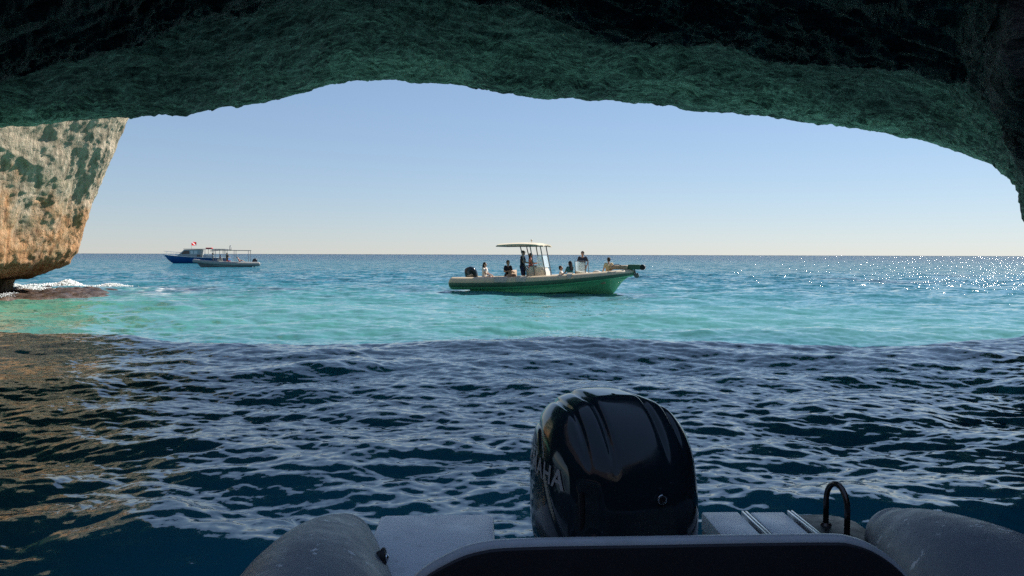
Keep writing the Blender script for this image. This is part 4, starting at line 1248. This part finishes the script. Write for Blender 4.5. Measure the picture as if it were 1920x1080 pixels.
# dive flag: red with a white diagonal stripe
fl = empty('dive_flag', (Matrix.Translation(db.location) @ Matrix.Rotation(R(186), 4, 'Z') @ Vector((1.1, 0, 3.55))), 0)
tag(fl, 'red flag with a white diagonal stripe flying above the cabin of the blue boat', 'flag')
def thin_cloth(name, col):
    t = NT(name)
    tr = t.n('BsdfTranslucent', i_Color=(*col, 1)); mx = t.n('MixShader', i_0=0.6)
    t.b.inputs['Base Color'].default_value = (*col, 1); t.b.inputs['Roughness'].default_value = 0.9
    t.l(t.b.outputs[0], mx.inputs[1]); t.l(tr.outputs[0], mx.inputs[2])
    t.l(mx.outputs[0], t.t.nodes['Material Output'].inputs['Surface'])
    return t.m
def flag_piece(name, inside, mat):
    nx, nz = 30, 20
    m = MB(); V_ = {}
    for i in range(nx):
        for j in range(nz):
            if inside((i+.5)/nx, (j+.5)/nz):
                q = []
                for (a, b_) in ((i, j), (i+1, j), (i+1, j+1), (i, j+1)):
                    if (a, b_) not in V_:
                        u, v_ = a/nx, b_/nz
                        V_[(a, b_)] = m.bm.verts.new((u*.95, .10*math.sin(u*7)*u, v_*.72-.06*u))
                    q.append(V_[(a, b_)])
                m.bm.faces.new(q)
    return m.build(name, mat, fl, smooth=True)
flag_piece('red_cloth', lambda u, v: abs((1-v)-u) > .17, thin_cloth('red_flag_cloth', (0.72, 0.04, 0.04)))
flag_piece('white_stripe', lambda u, v: abs((1-v)-u) <= .17, thin_cloth('white_flag_cloth', (0.8, 0.8, 0.78)))

# grey inflatable in front of it, bow to the left
gb = empty('grey_inflatable', (-41.2, 116.0, 0.0), R(180+28))
tag(gb, 'grey inflatable boat with a tube frame awning in front of the blue boat', 'boat', 'boats out on the water')
rib_shell(gb, -4.3, 4.5, 2.8, .31, .42, .92, (MD['rib'], None, MD['ribhull'], MR['deck']), .35, 2.4)
outboard(gb, -3.9, 0, .55, 1.0, R(-8), (M['blackplastic'], M['letter'], M['blackplastic']))
m = MB()
for s in (-1, 1): m.tube([(-3.3, s*.85, 2.38), (.9, s*.85, 2.42), (2.1, s*.8, 2.30)], .045, 8)
for x in (-3.3, -2.0, -.6, .9): m.tube([(x, -.85, 2.39), (x, .85, 2.39)], .04, 8)
aw = m.build('awning_frame', MR['steel'], gb)
m = MB(); m.box(-.6, 1.9, -.82, .82, 2.44, 2.52, .03); m.build('awning', MD['awning'], aw)
for x in (-3.2, -1.2, .2, 1.6):
    for s in (-1, 1):
        m = MB(); m.tube([(x, s*.85, .5), (x, s*.85, 2.40)], .035, 6); m.build('post', MR['steel'], gb)
m = MB(); m.tube([Vector((-.55, -.6, 2.4))]+[Vector((-.55, -.6*math.cos(a), 2.75+.35*math.sin(a))) for a in np.linspace(0, math.pi, 12)]+[Vector((-.55, .6, 2.4))], .035, 8)
m.build('roll_bar', MR['steel'], gb)
m = MB(); m.prism([(.5, .3), (1.4, .3), (1.25, 1.2), (.6, 1.25)], -.4, .4, 'y', .05); gc = m.build('console', MR['deck'], gb)
m = MB(); m.box(-2.6, -.6, -.8, .8, .3, .72, .06); m.build('seat', MR['cushion'], gb)
m = MB(); m.box(-.5, .0, -.5, .5, .72, .95, .06); m.build('seat_cushion', MD['red'], gb)
def on_grey(lx, ly, z): return Matrix.Translation(gb.location) @ Matrix.Rotation(R(208), 4, 'Z') @ Vector((lx, ly, z))
G2 = 'people aboard the grey inflatable'
person(on_grey(1.9, .1, .32), R(208-90), 'person in a pale blue shirt standing forward in the grey inflatable', 'stand', 'a', (.28, .36, .42), (.1, .12, .15), height=1.66, group=G2)
person(on_grey(-.1, -.1, .32), R(208-60), 'person in a dark shirt standing at the middle of the grey inflatable', 'stand', 'c', (.03, .03, .03), (.1, .08, .05), height=1.7, group=G2, hands=[(.2, -.35, .2), (.2, -.3, .2)])
person(on_grey(.9, .2, .32), R(208-90), 'person in a red top standing at the console of the grey inflatable', 'stand', 'c', (.30, .04, .04), (.04, .03, .03), height=1.45, group=G2)
person(on_grey(-1.8, .1, .74), R(208-100), 'person with bare pinkish shoulders sitting on the seat of the grey inflatable', 'lounge', 'b', (.55, .30, .24), (.3, .15, .15), height=1.5, group=G2, sleeves=False, lean=-.5)
